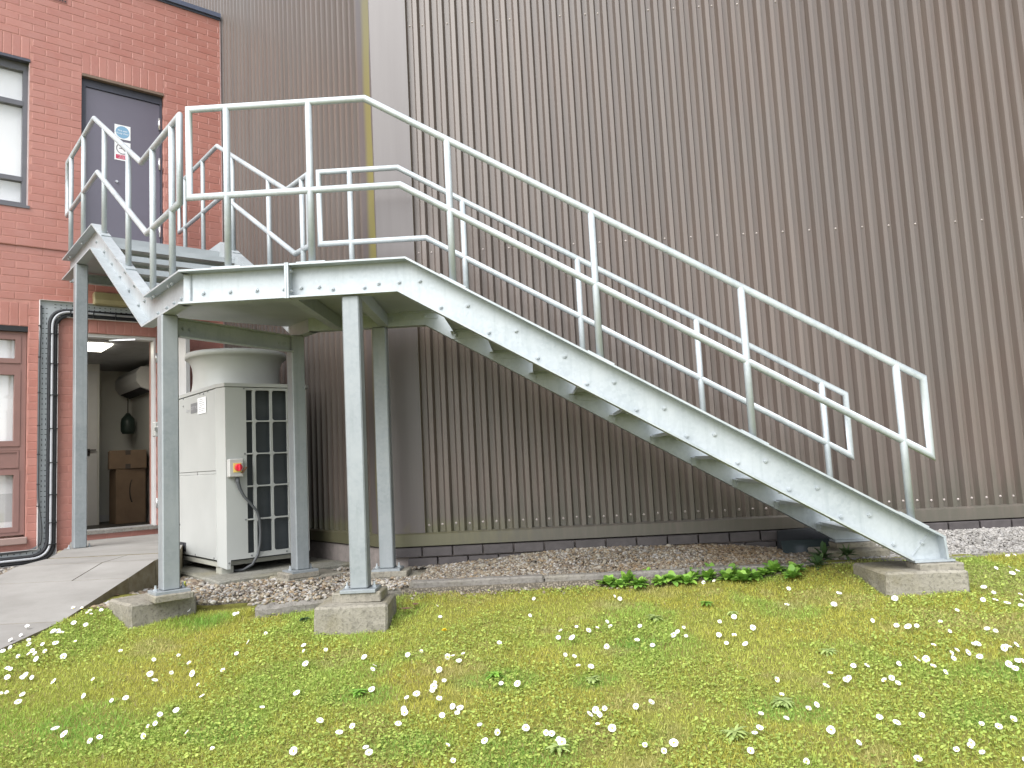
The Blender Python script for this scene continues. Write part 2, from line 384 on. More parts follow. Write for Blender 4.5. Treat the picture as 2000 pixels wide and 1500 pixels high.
MAT['brownboard'] = plain('dark_floor', (.05, .045, .042), .6, var=.2)
MAT['signwhite'] = plain('sign_white', (.80, .81, .82), .35, var=.02)
MAT['signblue'] = plain('sign_blue', (.20, .36, .52), .4, var=.03)
MAT['signred'] = plain('sign_red', (.50, .05, .11), .4, var=.03)
MAT['signgrey'] = plain('sign_ring_grey', (.20, .18, .20), .4, var=.03)
MAT['yellow'] = plain('switch_yellow', (.72, .55, .16), .4, var=.04)
MAT['red'] = plain('switch_red', (.62, .02, .045), .35, var=.05)
MAT['greybox'] = plain('switch_grey', (.44, .44, .42), .45, var=.05)
MAT['logogrey'] = plain('badge_grey', (.16, .165, .17), .45, var=.04)
MAT['logolight'] = plain('badge_light_grey', (.33, .33, .34), .45, var=.04)
MAT['screw'] = plain('screw_cap', (.40, .35, .33), .35, var=.2, spec=.8)
MAT['coping'] = plain('slate_blue_coping', (.085, .100, .150), .4, var=.08)
MAT['moss'] = plain('moss_patch', (.14, .13, .03), .9, var=.3, vscale=30)
MAT['deadleaf'] = plain('dead_leaf', (.15, .085, .05), .7, var=.3, vscale=20)
def m_glass():
    m, nt, b = mat('window_glass'); nt.nodes.remove(b)
    t = N(nt, 'ShaderNodeBsdfTransparent'); t.inputs[0].default_value = (.97, .97, .97, 1); g = N(nt, 'ShaderNodeBsdfGlossy'); g.inputs['Roughness'].default_value = .03
    f = N(nt, 'ShaderNodeMapRange'); lw_ = N(nt, 'ShaderNodeLayerWeight'); nt.links.new(math_(nt, 'POWER', lw_.outputs['Facing'], 4.), f.inputs[0]); f.inputs['To Min'].default_value = .10; f.inputs['To Max'].default_value = .6; mx = N(nt, 'ShaderNodeMixShader')
    nt.links.new(f.outputs[0], mx.inputs[0]); nt.links.new(t.outputs[0], mx.inputs[1]); nt.links.new(g.outputs[0], mx.inputs[2]); nt.links.new(mx.outputs[0], nt.nodes['Material Output'].inputs[0])
    return m
MAT['glass'] = m_glass()
def m_emit(name, col, st):
    m, nt, b = mat(name); b.inputs['Base Color'].default_value = (.8, .8, .8, 1); b.inputs['Emission Color'].default_value = (*col, 1); b.inputs['Emission Strength'].default_value = st; return m
MAT['lamp'] = m_emit('lit_diffuser', (1, .95, .80), 3.2)

# ================================================================== SETTING: ground, gravel, path
def grid_sheet(name, xs, ys, zf, mt, kind='structure'):
    X, Y = np.meshgrid(xs, ys); Z = zf(X, Y); V = np.stack([X, Y, Z], -1).reshape(-1, 3); nx, ny = len(xs), len(ys)
    i = np.arange(nx-1); j = np.arange(ny-1); I, J = np.meshgrid(i, j); a = (J*nx+I).ravel()
    Fc = np.stack([a, a+1, a+nx+1, a+nx], 1)
    me = bigmesh(name, V, Fc, mt, smooth=True); return tag(link(name, me), kind=kind)
def bumpy(X, Y): return .006*np.sin(7*X+3*np.sin(2.3*Y))*np.sin(6*Y+1.3)+.004*np.sin(19*X+4*Y)*np.sin(17*Y-3*X)
lawn = grid_sheet('lawn', np.concatenate([np.linspace(-60, -4, 12)[:-1], np.linspace(-4, 5, 150), np.linspace(5, 60, 12)[1:]]),
                  np.concatenate([np.linspace(-60, 1.5, 16)[:-1], np.linspace(1.5, 5.0, 90), np.linspace(5.0, 9.5, 6)[1:]]),
                  lambda X, Y: zlawn(X, Y)-np.where(Y > 5.0, .08, 0)+bumpy(X, Y)*(np.abs(X) < 6), MAT['earth'])
gravel_bed = grid_sheet('gravel_bed', np.linspace(-5.6, 8, 140), np.linspace(4.80, 8.6, 60),
                        lambda X, Y: zgrav(X, Y)-.012-.25*((X < -1.0) & (Y < 4.86))-.2*(Y < 4.84), MAT['gravel'])

# path: cast concrete bays, a flat landing at the door and a ramp down towards the camera
path_prof = [(5.78, -.568, -2.765, -3.775), (5.46, -.58, -2.77, -3.785), (5.12, -.655, -2.785, -3.80), (4.46, -.802, -2.825, -3.83), (3.95, -.850, -2.86, -3.865), (2.9, -.975, -2.93, -3.94), (1.2, -1.17, -3.05, -4.05)]
path = MB().add([P(-1.47, -.02, -.56), P(-.62, -.02, -.56), P(-.70, .95, -.56), (-2.765, 5.80, -.566), (-3.775, 5.80, -.566), P(-1.60, .62, -.56)],
                [(0, 1, 2, 3, 4, 5)[::-1]]).add([P(-1.47, -.02, -.8), P(-.62, -.02, -.8), P(-.70, .95, -.8), (-2.765, 5.80, -.85), (-3.775, 5.80, -.85), P(-1.60, .62, -.8),
                P(-1.47, -.02, -.56), P(-.62, -.02, -.56), P(-.70, .95, -.56), (-2.765, 5.80, -.566), (-3.775, 5.80, -.566), P(-1.60, .62, -.56)], [(i, (i+1) % 6, 6+(i+1) % 6, 6+i) for i in range(6)])
path = tag(path.build('path', MAT['path']), kind='structure')
for (y0, z0, r0, l0), (y1, z1, r1, l1) in zip(path_prof[:-1], path_prof[1:]):
    g = .004; b = MB(); y0_, y1_ = y0-g, y1+g
    top = [(l0, y0_, z0), (r0, y0_, z0), (r1, y1_, z1), (l1, y1_, z1)]
    if abs(y0-5.12) < .01 or abs(y0-5.46) < .01 or abs(y0-5.78) < .01:      # these bays have a lengthwise joint too
        m0, m1 = l0+.62*(r0-l0), l1+.62*(r1-l1)
        quads = [[(l0, y0_, z0), (m0-g, y0_, z0), (m1-g, y1_, z1), (l1, y1_, z1)], [(m0+g, y0_, z0), (r0, y0_, z0), (r1, y1_, z1), (m1+g, y1_, z1)]] if y0 > 5.2 else [top]
    else: quads = [top]
    for q in quads:
        b = MB(); b.add([(x, y, z-.25) for x, y, z in q]+q, [(3, 2, 1, 0)[::-1], (4, 7, 6, 5)]+[(i, (i+1) % 4, 4+(i+1) % 4, 4+i) for i in range(4)])
        b.build('paving_bay', MAT['path'], path, weld=True)

# ================================================================== BRICK BUILDING
bb = thing('brick_building', P(-1.6, 0, -.8), 'red painted brick building with two doors, one above the other, and grey and pink windows', 'building')
OPEN = [(-3.05, -1.857, 2.667, 4.147, 'uw'), (-1.407, -.621, 2.02, 4.147, 'ud'), (-3.05, -1.841, -.472, 1.497, 'lw'), (-1.405, -.697, -.503, 1.472, 'ld')]
SMIN, ZTOP, ZBOT = -3.45, 5.22, -.878
LEDGE = 4.147-.075*25
def proud(z): return .018 if z > LEDGE-.01 else 0.
# backing wall with the openings left free (rectangles between the openings' edges)
ss = sorted({SMIN, 0.0, *[q for o in OPEN for q in o[:2]]}); zs = sorted({ZBOT, LEDGE, ZTOP, *[q for o in OPEN for q in o[2:4]]})
wm = MB()
for z0, z1 in zip(zs[:-1], zs[1:]):
    run = None
    for s0, s1 in zip(ss[:-1], ss[1:]):
        solid = not any(o[0]-1e-6 <= s0 and s1 <= o[1]+1e-6 and o[2]-1e-6 <= z0 and z1 <= o[3]+1e-6 for o in OPEN)
        if solid and run is None: run = s0
        if (not solid) and run is not None: wm.pbox(run, s0, -.28, -.0025+proud(z0), z0, z1); run = None
    if run is not None: wm.pbox(run, 0, -.28, -.0025+proud(z0), z0, z1)
wm.pbox(-9, SMIN, -.28, -.006, ZBOT, ZTOP)
wall = wm.build('brick_wall', MAT['mortar'], bb)
# bricks one by one
def brick_mesh(w_, h_, name):
    d, c = .10, .0016; x0, x1, z0, z1 = -w_/2, w_/2, -h_/2, h_/2
    v = []
    for (x, z) in ((x0, z0), (x1, z0), (x1, z1), (x0, z1)): v.append(DB*x-NB*d+UZ*z)
    for (x, z) in ((x0, z0), (x1, z0), (x1, z1), (x0, z1)): v.append(DB*x-NB*c+UZ*z)
    for (x, z) in ((x0+c, z0+c), (x1-c, z0+c), (x1-c, z1-c), (x0+c, z1-c)): v.append(DB*x+UZ*z)
    f = [(i, (i+1) % 4, 4+(i+1) % 4, 4+i) for i in range(4)]+[(4+i, 4+(i+1) % 4, 8+(i+1) % 4, 8+i) for i in range(4)]+[(8, 9, 10, 11)]
    me = bpy.data.meshes.new(name); me.from_pydata([tuple(q) for q in v], [], f); me.materials.append(MAT['brick']); me.update(); return me
BM = {}
bricks = []                                   # (s, z, w, h, t)
J = .010
def lay(s0, s1, z0, z1, t):
    if s1-s0 > .03: bricks.append(((s0+s1)/2, (z0+z1)/2, round(s1-s0-J, 3), round(z1-z0-J, 3), t))
LINT = [(o[0], o[1], o[3], o[3]+.225) for o in OPEN]
for n in range(-15, 67):
    zt = 4.147-.075*n; zb = zt-.075
    if zt > ZTOP+.03: continue
    upper = n <= 24; A = (n % 2 == 1) if upper else (n % 2 == 0)
    off = -1.612 if A else -1.7245
    js = [off+.225*k for k in range(-10, 10)]; js = [q for q in js if SMIN-.2 < q < .2]
    cuts = []                                  # blocked spans in this course
    for o in OPEN:
        if zt > o[2]+.02 and zb < o[3]-.02: cuts.append((o[0], o[1]))
    for l in LINT:
        if zt > l[2]+.02 and zb < l[3]-.02: cuts.append((l[0], l[1]))
    edges = sorted(set(js+[0.0]))
    for a, b_ in zip(edges[:-1], edges[1:]):
        segs = [(a, b_)]
        for c0, c1 in cuts:
            ns = []
            for x0, x1 in segs:
                if x1 <= c0 or x0 >= c1: ns.append((x0, x1)); continue
                if x0 < c0: ns.append((x0, c0+J/2))
                if x1 > c1: ns.append((c1-J/2, x1))
            segs = ns
        for x0, x1 in segs:
            if x0 >= -.001: continue
            lay(x0, min(x1, -.002), zb, zt, proud(zb)+random.uniform(-.0008, .0008))
for (s0, s1, z0, z1) in LINT:                  # soldier courses over the openings
    k = max(1, round((s1-s0)/.075)); wd = (s1-s0)/k
    for i in range(k): lay(s0+i*wd, s0+(i+1)*wd, z0, z1, proud(z0)+random.uniform(-.001, .001))
# the 300 that show largest in the photograph are single objects, the rest one joined part
CAMP = np.zeros(3)
def shows(b):
    q = P(b[0], 0, b[1]); y = q@np.array(F_); x = 1000+1483*(q@np.array(R_))/y; yy = 750-1483*(q@np.array(U_))/y
    vis = (x > -15) and (yy > -10)
    return (1 if vis else 0)*b[2]*b[3]/(np.linalg.norm(q)**2)
bricks.sort(key=shows, reverse=True)
base = wloc(wall)
for (s, z, wd, h, t) in bricks[:300]:
    k = (wd, h)
    if k not in BM: BM[k] = brick_mesh(wd, h, 'brick')
    link('brick', BM[k], wall, Vector(P(s, t, z)-base))
V, Fc, Tn = [], [], []
for (s, z, wd, h, t) in bricks[300:]:
    me = BM.get((wd, h)) or BM.setdefault((wd, h), brick_mesh(wd, h, 'brick'))
    n = len(V); c = P(s, t, z)-base
    V.extend([np.array(q.co)+c for q in me.vertices]); Fc.extend([[i+n for i in p_.vertices] for p_ in me.polygons]); Tn.extend([random.random()]*len(me.vertices))
me = bigmesh('bricks', np.array(V), np.array(Fc), MAT['brick_far'], np.repeat(np.array(Tn)[:, None], 3, 1))
tag(link('bricks', me, wall), kind='stuff')
cp = MB().pbox(-9, -.006, -.30, .055, ZTOP, ZTOP+.05).build('coping', MAT['coping'], bb)
MB().pbox(-9, -.006, -.02, .03, ZTOP-.02, ZTOP-.0005).build('soffit_strip', MAT['coping'], bb)
MB().pbox(-.012, -.001, .012, .03, -.8, ZTOP-.03).build('joint_cover_strip', plain('joint_strip', (.30, .22, .21), .6), bb)
# air vent near the parapet
vb = MB().pbox(-1.77, -1.545, .0, .022, 4.84, 4.99).build('air_vent', plain('vent_terracotta', (.22, .09, .075), .7), bb)
vh = MB()
for i in range(9):
    for j in range(3): vh.pbox(-1.755+i*.0235, -1.742+i*.0235, .0225, .0235, 4.852+j*.045, 4.868+j*.045)
vh.build('vent_holes', MAT['hole'], vb, kind='stuff')

# upper door
d = MB().pbox(-1.358, -.645, -.085, -.045, 2.03, 4.035).build('door', MAT['doorgrey'], bb, label='plain purple-grey upper door')
df = MB().pbox(-1.402, -1.362, -.11, -.03, 2.02, 4.142).pbox(-.641, -.626, -.11, -.03, 2.02, 4.142).pbox(-1.362, -.641, -.11, -.03, 4.04, 4.142).build('door_frame', MAT['framegrey'], d)
MB().pbox(-1.405, -.623, -.02, .03, 4.118, 4.144).build('drip_bar', plain('rusty_lintel_edge', (.17, .12, .09), .7), d)
for z in (3.815, 3.365, 2.62):
    MB().cyl(P(-.652, -.032, z-.065), P(-.652, -.032, z+.065), .011, 8).build('hinge', MAT['steel'], d)
MB().cyl(P(-1.07, -.046, 3.09), P(-1.07, -.030, 3.09), .013, 12).build('lock', MAT['steel'], d)
# upper window
def frame(b, s0, s1, z0, z1, t0, t1, wd):
    b.pbox(s0, s0+wd, t0, t1, z0, z1); b.pbox(s1-wd, s1, t0, t1, z0, z1); b.pbox(s0+wd, s1-wd, t0, t1, z0, z0+wd); b.pbox(s0+wd, s1-wd, t0, t1, z1-wd, z1)
uw = MB(); s0, s1, z0, z1 = -3.05, -1.862, 2.668, 4.147
uw.pbox(s0, s0+.05, -.11, -.05, z0, z1).pbox(s1-.042, s1, -.11, -.05, z0, z1).pbox(s0+.05, s1-.042, -.11, -.05, z1-.10, z1).pbox(s0+.05, s1-.042, -.11, -.05, z0, z0+.045)
uw.pbox(s0+.05, s1-.042, -.105, -.045, 3.687, 3.735).pbox(s0+.05, s1-.042, -.105, -.045, 2.925, 2.968)
win = uw.build('window', MAT['winframe'], bb, label='upper window with grey frame and white panes')
for (a, b_) in ((2.712, 2.926), (2.967, 3.688), (3.734, 4.048)):
    MB().pbox(s0+.049, s1-.041, -.085, -.081, a, b_).build('pane', MAT['glass'], win)
MB().pbox(s0+.03, s1-.02, -.135, -.125, z0+.02, z1-.02).build('blind', MAT['blind'], win)
MB().pbox(s0-.01, -1.845, -.05, .03, 2.640, 2.667).build('sill', MAT['winframe'], win)
MB().pbox(s0, -1.855, -.03, .026, 4.120, 4.1465).build('lintel_edge', MAT['framegrey'], win)
MB().pbox(s1, s1+.006, -.05, .012, z0, z1-.03).build('sealant_bead', plain('sealant', (.40, .33, .33), .7), win)
# lower window
lw = MB(); s0, s1, z0, z1 = -3.05, -1.846, -.455, 1.445
lw.pbox(s0, s0+.06, -.11, -.04, z0, z1).pbox(s1-.045, s1, -.11, -.04, z0, z1).pbox(s0+.06, s1-.045, -.11, -.04, z1-.03, z1).pbox(s0+.06, s1-.045, -.11, -.04, z0, z0+.03)
lw.pbox(s0+.06, s1-.045, -.11, -.045, 1.085, 1.145).pbox(s0+.06, s1-.045, -.11, -.045, .325, .365)
win = lw.build('window', MAT['pinkframe'], bb, label='lower window in faded pink-brown frame')
for i, (a, b_, wd) in enumerate(((1.145, 1.415, .045), (.365, 1.085, .05), (-.425, .145, .045))):
    c = MB(); frame(c, s0+.06, s1-.045, a, b_, -.10, -.035, wd); c.build('sash', MAT['pinkframe'], win)
    MB().pbox(s0+.09, s1-.075, -.078, -.074, a+.03, b_-.03).build('pane', MAT['glass'], win)
c = MB().pbox(s0+.06, s1-.045, -.10, -.055, .145, .325); frame(c, s0+.07, s1-.05, .165, .322, -.056, -.045, .014); c.build('infill_panel', MAT['pinkframe'], win)
MB().pbox(s0+.03, s1-.03, -.135, -.125, z0+.01, z1-.01).build('blind', MAT['blind'], win)
MB().pbox(s0-.02, -1.835, -.05, .06, -.536, -.472, .006).build('sill', MAT['sillstone'], win)
MB().pbox(s0, -1.842, -.105, -.005, 1.446, 1.4965).build('lintel_edge', MAT['black'], win)
MB().box(P(-2.2, -.1235, -.2), (DB, NB, UZ), (.4, .001, .13)).build('paper_sheet', MAT['white'], win)
# lower doorway: frame, threshold, leaf swung outwards
df = MB().pbox(-1.404, -1.366, -.14, -.03, -.503, 1.470).pbox(-.719, -.699, -.14, -.03, -.503, 1.470).pbox(-1.366, -.719, -.14, -.03, 1.436, 1.470).build('door_frame', MAT['white'], bb, label='white frame of open lower doorway')
MB().pbox(-1.41, -.69, -.16, .035, -.508, -.474).build('threshold', MAT['kerb'], df)
MB().pbox(-1.366, -.735, -.10, -.06, -.474, -.462).build('weather_bar', MAT['steel'], df)
MB().box(P(-1.02, -.015, 1.42), ((.8*DB+.6*NB), (-.6*DB+.8*NB), UZ), (.13, .009, .007)).build('door_closer_arm', MAT['steel'], df)
ha = math.radians(6); e1 = math.sin(ha)*DB+math.cos(ha)*NB; e2 = math.cos(ha)*DB-math.sin(ha)*NB
hc = P(-.700, .0, 0); lf_w = .70
leaf = MB().box(hc+e1*(lf_w/2+.012)+e2*.025+UZ*.49, (e1, e2, UZ), (lf_w/2, .022, .955), .003).build('door', MAT['white'], bb, label='white lower door leaf swung open')
MB().box(hc+e1*.36+e2*-.045+UZ*.50, (e1, e2, UZ), (.30, .014, .022), .005).build('panic_bar', MAT['steel'], leaf)
for k in (.07, .64): MB().box(hc+e1*k-e2*.028+UZ*.50, (e1, e2, UZ), (.035, .032, .075), .008).build('bar_housing', MAT['greybox'], leaf)
for z in (1.25, .5, -.25): MB().cyl(hc+e1*.0+UZ*(z-.05), hc+e1*.0+UZ*(z+.05), .010, 8).build('hinge', MAT['steel'], leaf)
# room behind the doorway
rw = MB().pbox(-3.3, -.10, -3.35, -3.25, -.62, 1.62).pbox(-.16, -.08, -3.25, -.28, -.62, 1.62).pbox(-3.3, -3.2, -3.25, -.28, -.62, 1.62)
rw.pbox(-3.2, -.70, -2.66, -2.60, -.55, 1.52)                      # a partition with an inner door
rw.build('room_wall', MAT['whitewall'], bb)
MB().pbox(-3.3, -.08, -3.35, -.15, 1.52, 1.60).build('ceiling', plain('grey_ceiling', (.34, .35, .36), .85), bb)
MB().pbox(-3.3, -.08, -3.35, -.15, -.62, -.55).build('room_floor', MAT['brownboard'], bb)
MB().pbox(-3.2, -.16, -3.25, -3.235, -.55, -.46).pbox(-.175, -.16, -3.25, -.3, -.55, -.46).build('skirting', MAT['white'], bb)
idr = MB().pbox(-1.55, -.73, -2.60, -2.575, -.55, 1.42).build('door', MAT['white'], bb, label='cream inner door seen through the doorway')
MB().pbox(-.845, -.815, -2.575, -2.56, .33, .42).pbox(-.84, -.75, -2.55, -2.535, .395, .41).build('handle', MAT['inkdark'], idr)

# ================================================================== CLAD BUILDING
cb = thing('clad_building', (0, Y1, -.75), 'tall hall clad in brown ribbed metal sheets over a dark brick plinth', 'building')
W2O = np.array([XC, Y1, 0.]); W2D = -NB; W2N = -DB       # short face: origin, direction away from the corner, outward normal
TOPZ = 7.2
MB().abox((XC+.05, Y1+.10, -.9), (9, Y1+.25, TOPZ)).build('long_wall_core', MAT['plinth'], cb)
MB().prism([(0.1, -.9), (8, -.9), (8, TOPZ), (0.1, TOPZ)], W2O, W2D, UZ, W2N, -.22, -.10).build('short_wall_core', MAT['plinth'], cb)
PITCH = .1004
def ribs(n):
    p = []
    for i in range(n):
        x = i*PITCH
        p += [(x, 0.), (x+.031, 0.), (x+.047, -.044), (x+.084, -.044)]
    p.append((n*PITCH, 0.)); return p
def sheet(org, e, nrm, x0, n, z0, z1, name='cladding_sheet'):
    pr = ribs(n); b = MB(); v = []
    for (x, d_) in pr: v.append(org+e*(x0+x)+nrm*d_+UZ*z0)
    for (x, d_) in pr: v.append(org+e*(x0+x)+nrm*d_+UZ*z1)
    m = len(pr); b.add(v, [(i, i+1, m+i+1, m+i) for i in range(m-1)]); return b.build(name, MAT['clad'], cb)
# long wall: valley centres fall on X = -0.832 + n*pitch
X0 = -.832-.0655
for k in range(9): sheet(np.array([0, Y1, 0.]), UX, -UY, X0+PITCH*(10*k), 10, -.503-.004*(k % 2), TOPZ)
for k in range(6): sheet(W2O, W2D, W2N, .215+PITCH*10*k, 10, -.503, TOPZ)
# folded flashing round the corner
fl = MB(); a1 = W2O+W2D*.205; a2 = np.array([-.858, Y1, 0])
off = .006; n1 = W2N; n2 = -UY; cr = W2O+(n1+n2)/np.linalg.norm(n1+n2)*off*1.08
for (p0, p1) in ((a1+n1*off, cr), (cr, a2+n2*off)):
    fl.add([p0+UZ*-.503, p1+UZ*-.503, p1+UZ*TOPZ, p0+UZ*TOPZ], [(0, 1, 2, 3)])
fl.add([a2+n2*off+UZ*-.503, a2-n2*.03+UZ*-.503, a2-n2*.03+UZ*TOPZ, a2+n2*off+UZ*TOPZ], [(0, 1, 2, 3)])
fl.add([a1-n1*.03+UZ*-.503, a1+n1*off+UZ*-.503, a1+n1*off+UZ*TOPZ, a1-n1*.03+UZ*TOPZ], [(0, 1, 2, 3)])
fl.build('corner_flashing', MAT['flash'], cb)
# drip trim
tr = [(0, -.503), (.018, -.515), (.018, -.598), (.006, -.602), (-.05, -.602), (-.05, -.503)]
c0 = np.array([XC, Y1, 0])
for i in range(3):
    x0, x1 = (XC-.008, 1.93, 4.93)[i], (1.927, 4.927, 8.9)[i]
    MB().prism(tr, (x0, Y1, 0), -UY, UZ, UX, 0, x1-x0).build('drip_trim', MAT['clad'], cb)
MB().prism(tr, W2O, W2N, UZ, W2D, 0.0, 3.3).build('drip_trim', MAT['clad'], cb)
# screws
scr = MB()
def dome(b, c, n_, r=.0085):
    u = np.cross(n_, UZ); u /= np.linalg.norm(u); v = UZ; k = 8
    pts = [c+n_*0+r*(math.cos(2*math.pi*q/k)*u+math.sin(2*math.pi*q/k)*v) for q in range(k)]+[c+n_*.006+.65*r*(math.cos(2*math.pi*q/k)*u+math.sin(2*math.pi*q/k)*v) for q in range(k)]
    b.add(pts, [(q, (q+1) % k, k+(q+1) % k, k+q) for q in range(k)]+[list(range(k, 2*k))], True)
mid = [0, 1, 5, 7, 12, 14, 16, 19, 21, 23, 25, 26, 28, 30, 32, 34, 36, 38, 41, 43, 46]
for n_ in mid: dome(scr, np.array([-.832+PITCH*n_, Y1+.044, 1.639]), -UY)
for n_ in (0, 1, 3, 5, 7, 8, 12, 14, 15, 19, 21, 23, 24, 26, 29, 31, 33): dome(scr, np.array([-.832+PITCH*n_, Y1+.044, 3.505]), -UY)
for n_ in range(0, 60): dome(scr, np.array([-.832+PITCH*n_+random.uniform(-.004, .004), Y1+.044, -.4486+random.uniform(-.004, .004)]), -UY, .0095)
for n_ in range(0, 30, 2): dome(scr, W2O+W2D*(.28+PITCH*n_)+W2N*-.044+UZ*-.45, W2N)
scr.build('screw_heads', MAT['screw'], cb, kind='stuff')
# brick plinth, each brick its own
pw = MB().abox((XC-.02, Y1+.0055, -.95), (8.9, Y1+.10, -.612)).build('plinth', MAT['plinth_mortar'], cb)
MB().prism([(-.01, -.95), (3.3, -.95), (3.3, -.612), (-.01, -.612)], W2O, W2D, UZ, W2N, -.10, -.010).build('plinth', MAT['plinth_mortar'], cb)
pm = bpy.data.meshes.new('brick'); q = MB().abox((-.107, -.05, -.0325), (.107, 0, .0325), .003); pm.from_pydata(q.v, [], q.f); pm.materials.append(MAT['plinth']); pm.update()
pb = wloc(pw)
for r_ in range(2):
    zc = -.6403-.075*r_; o_x = -.8802-.1125+(.1125 if r_ else 0)
    for n_ in range(-1, 24):
        x = o_x+.225*n_
        if x-.107 < XC-.01: continue
        link('brick', pm, pw, Vector(np.array([x, Y1+.003+random.uniform(-.0015, .0015), zc-.0])-pb))

# ================================================================== STEEL STAIRCASE
YN, YF = 4.3289, 5.4125                                # planes of the near and far handrails of the lower flight
SN, SF = -1.555, -.505                                 # the same for the upper flight, in the brick building's frame
G = MAT['galv']
st = thing('steel_staircase', (0.2, 4.85, -.70), 'galvanised steel outside staircase turning at a landing up to the grey door', 'staircase')
def shift(pl, dz):
    """polyline (h, z) moved square to itself by dz, with mitres"""
    out = []
    for i, p in enumerate(pl):
        a = np.subtract(p, pl[i-1]) if i > 0 else None; b = np.subtract(pl[i+1], p) if i < len(pl)-1 else None
        a = b if a is None else a; b = a if b is None else b
        a = a/np.hypot(*a); b = b/np.hypot(*b); na = np.array([-a[1], a[0]]); nb_ = np.array([-b[1], b[0]]); m = na+nb_; m /= np.hypot(*m)
        out.append(tuple(np.asarray(p)+m*dz/max(.3, m@na)))
    return out
FT, WT, FW = .011, .008, .078
def channel(top, bot, org, e, o, name='stringer', ends=()):
    """rolled channel: web between two polylines, flanges on the o side (web back at d = 0)"""
    ti, bi = shift(top, -FT), shift(bot, FT); b = MB()
    b.prism(ti+bi[::-1], org, e, UZ, o, 0, WT)
    b.prism(top+ti[::-1], org, e, UZ, o, 0, FW); b.prism(bi+bot[::-1], org, e, UZ, o, 0, FW)
    return b
def bolts(pts, o, parent, r=.0125, h=.009):
    b = MB()
    for p in pts:
        p = np.asarray(p, float); b.cyl(p-o*.001, p+o*h, r, 6, r*.96, False); b.cyl(p+o*h, p+o*(h+.006), r*.45, 6, None, False)
    return b.build('bolt_heads', G, parent, kind='stuff')
sl = .5985
ZL, ZU, DP = 1.206, 2.135, .203
top = [(-2.035, ZL), (-.70, ZL), (2.206, -.532)]; bot = [(-2.035, ZL-DP), (-.752, ZL-DP), (2.02, -.6575)]
# --- lower flight, near stringer
NW = YN+.034                                           # web back plane
b = channel(top, bot, (0, NW, 0), UX, -UY)
b.prism([(1.985, -.632), (2.02, -.6575), (2.203, -.6575), (2.203, -.547), (2.17, -.528)], (0, NW, 0), UX, UZ, -UY, .0007, WT-.0007)
b.prism([(2.206, -.534), (2.214, -.6575), (2.202, -.6575), (2.194, -.535)], (0, NW, 0), UX, UZ, -UY, 0, FW+.001)
b.abox((2.03, NW-FW, -.6685), (2.245, NW+.03, -.6575))
b.box((2.105, NW-.0095, -.575), ((.66, 0, .751), UY, (-.751, 0, .66)), (.085, .0022, .003))    # weld seam
nst = b.build('stringer', G, st)
pts = []
for k in range(11):
    z = 1.075-.1645*k; x = -.513+.274*(k-1)
    if k == 0: pts += [(q, NW-WT, 1.074) for q in (-1.918, -1.757, -1.598, -1.436, -1.333, -1.227, -.875, -.753, -.63)]+[(-1.146, NW-WT, 1.055), (-.959, NW-WT, 1.055)]
    else: pts += [(x, NW-WT, z), (x+.157, NW-WT, z)]
bolts(pts, -UY, nst)
# splice plates of the near stringer
sp = MB()
for x in (-1.402, -1.389): sp.abox((x-.0055, NW-FW-.006, ZL-DP-.004), (x+.0055, NW-WT, ZL+.004))
sp.build('splice_plate', G, nst)
bolts([(-1.384, NW-.045, ZL-.04), (-1.384, NW-.045, ZL-.16)], UX, nst)
# --- lower flight, far stringer
FB = YF-.034
b = channel([(-1.60, ZL), (-.70, ZL), (2.206, -.532)], [(-1.60, ZL-DP), (-.752, ZL-DP), (2.02, -.6575)], (0, FB, 0), UX, UY)
b.prism([(1.985, -.632), (2.02, -.6575), (2.207, -.6575), (2.203, -.547), (2.17, -.528)], (0, FB, 0), UX, UZ, UY, .0007, WT-.0007)
b.prism([(2.206, -.534), (2.218, -.6575), (2.206, -.6575), (2.194, -.535)], (0, FB, 0), UX, UZ, UY, 0, FW+.001)
b.abox((2.01, FB-.03, -.672), (2.245, FB+FW, -.6575))
fst = b.build('stringer', G, st)
# --- treads of the lower flight
def tread(org, e, o, w0, w1, ln, name='tread'):
    pr = [(0, 0), (ln, 0), (ln, -.042), (ln-.006, -.042), (ln-.006, -.006), (.006, -.006), (.006, -.022), (0, -.022)]
    return MB().prism(pr, org, e, UZ, o, w0, w1).build(name, MAT['chequer'], st)
for k in range(1, 11):
    x = -.513+.274*(k-1); z = 1.075-.1645*k+.040
    t_ = tread((x-.03, 0, z), UX, UY, NW+.0015, FB-.0015, .25)
    for (y, sg) in ((FB, -1), (NW, 1)):
        MB().prism([(0, 0), (.05, 0), (.05, -.007), (.010, -.007), (.010, -.056), (0, -.056)], (x-.055, y, z-.0075), UY*sg, UZ, UX, 0, .215).build('cleat', G, t_)
    bolts([(x-.02, FB-.0105, z-.038), (x+.125, FB-.0105, z-.038)], -UY, t_, .014, .012)
# --- upper flight stringers (toes turned outwards)
utop = [(.20, ZU), (1.475, ZU), (3.055, ZL)]; ubot = [(.20, ZU-DP), (1.425, ZU-DP), (3.005, ZL-DP)]
b = channel(utop+[(3.80, ZL)], ubot+[(3.80, ZL-DP)], P(SN+.034, 0), NB, -DB)
for z0 in (ZL-FT, ZL-DP):
    q4 = [P(SN+.034-FW, 3.795), np.array([-2.03, NW-FW, 0]), np.array([-2.03, NW, 0]), P(SN+.034, 3.795)]
    b.add([q+UZ*(z0+.0007) for q in q4]+[q+UZ*(z0+FT-.0007) for q in q4], [(3, 2, 1, 0), (4, 5, 6, 7)]+[(i, (i+1) % 4, 4+(i+1) % 4, 4+i) for i in range(4)])
ust = b.build('stringer', G, st)
pts = [P(SN+.034-WT, t, z) for t, z in ((.45, 2.02), (.9, 2.02), (1.339, 2.022), (3.15, 1.075), (3.341, 1.075), (3.496, 1.075), (3.639, 1.075))]
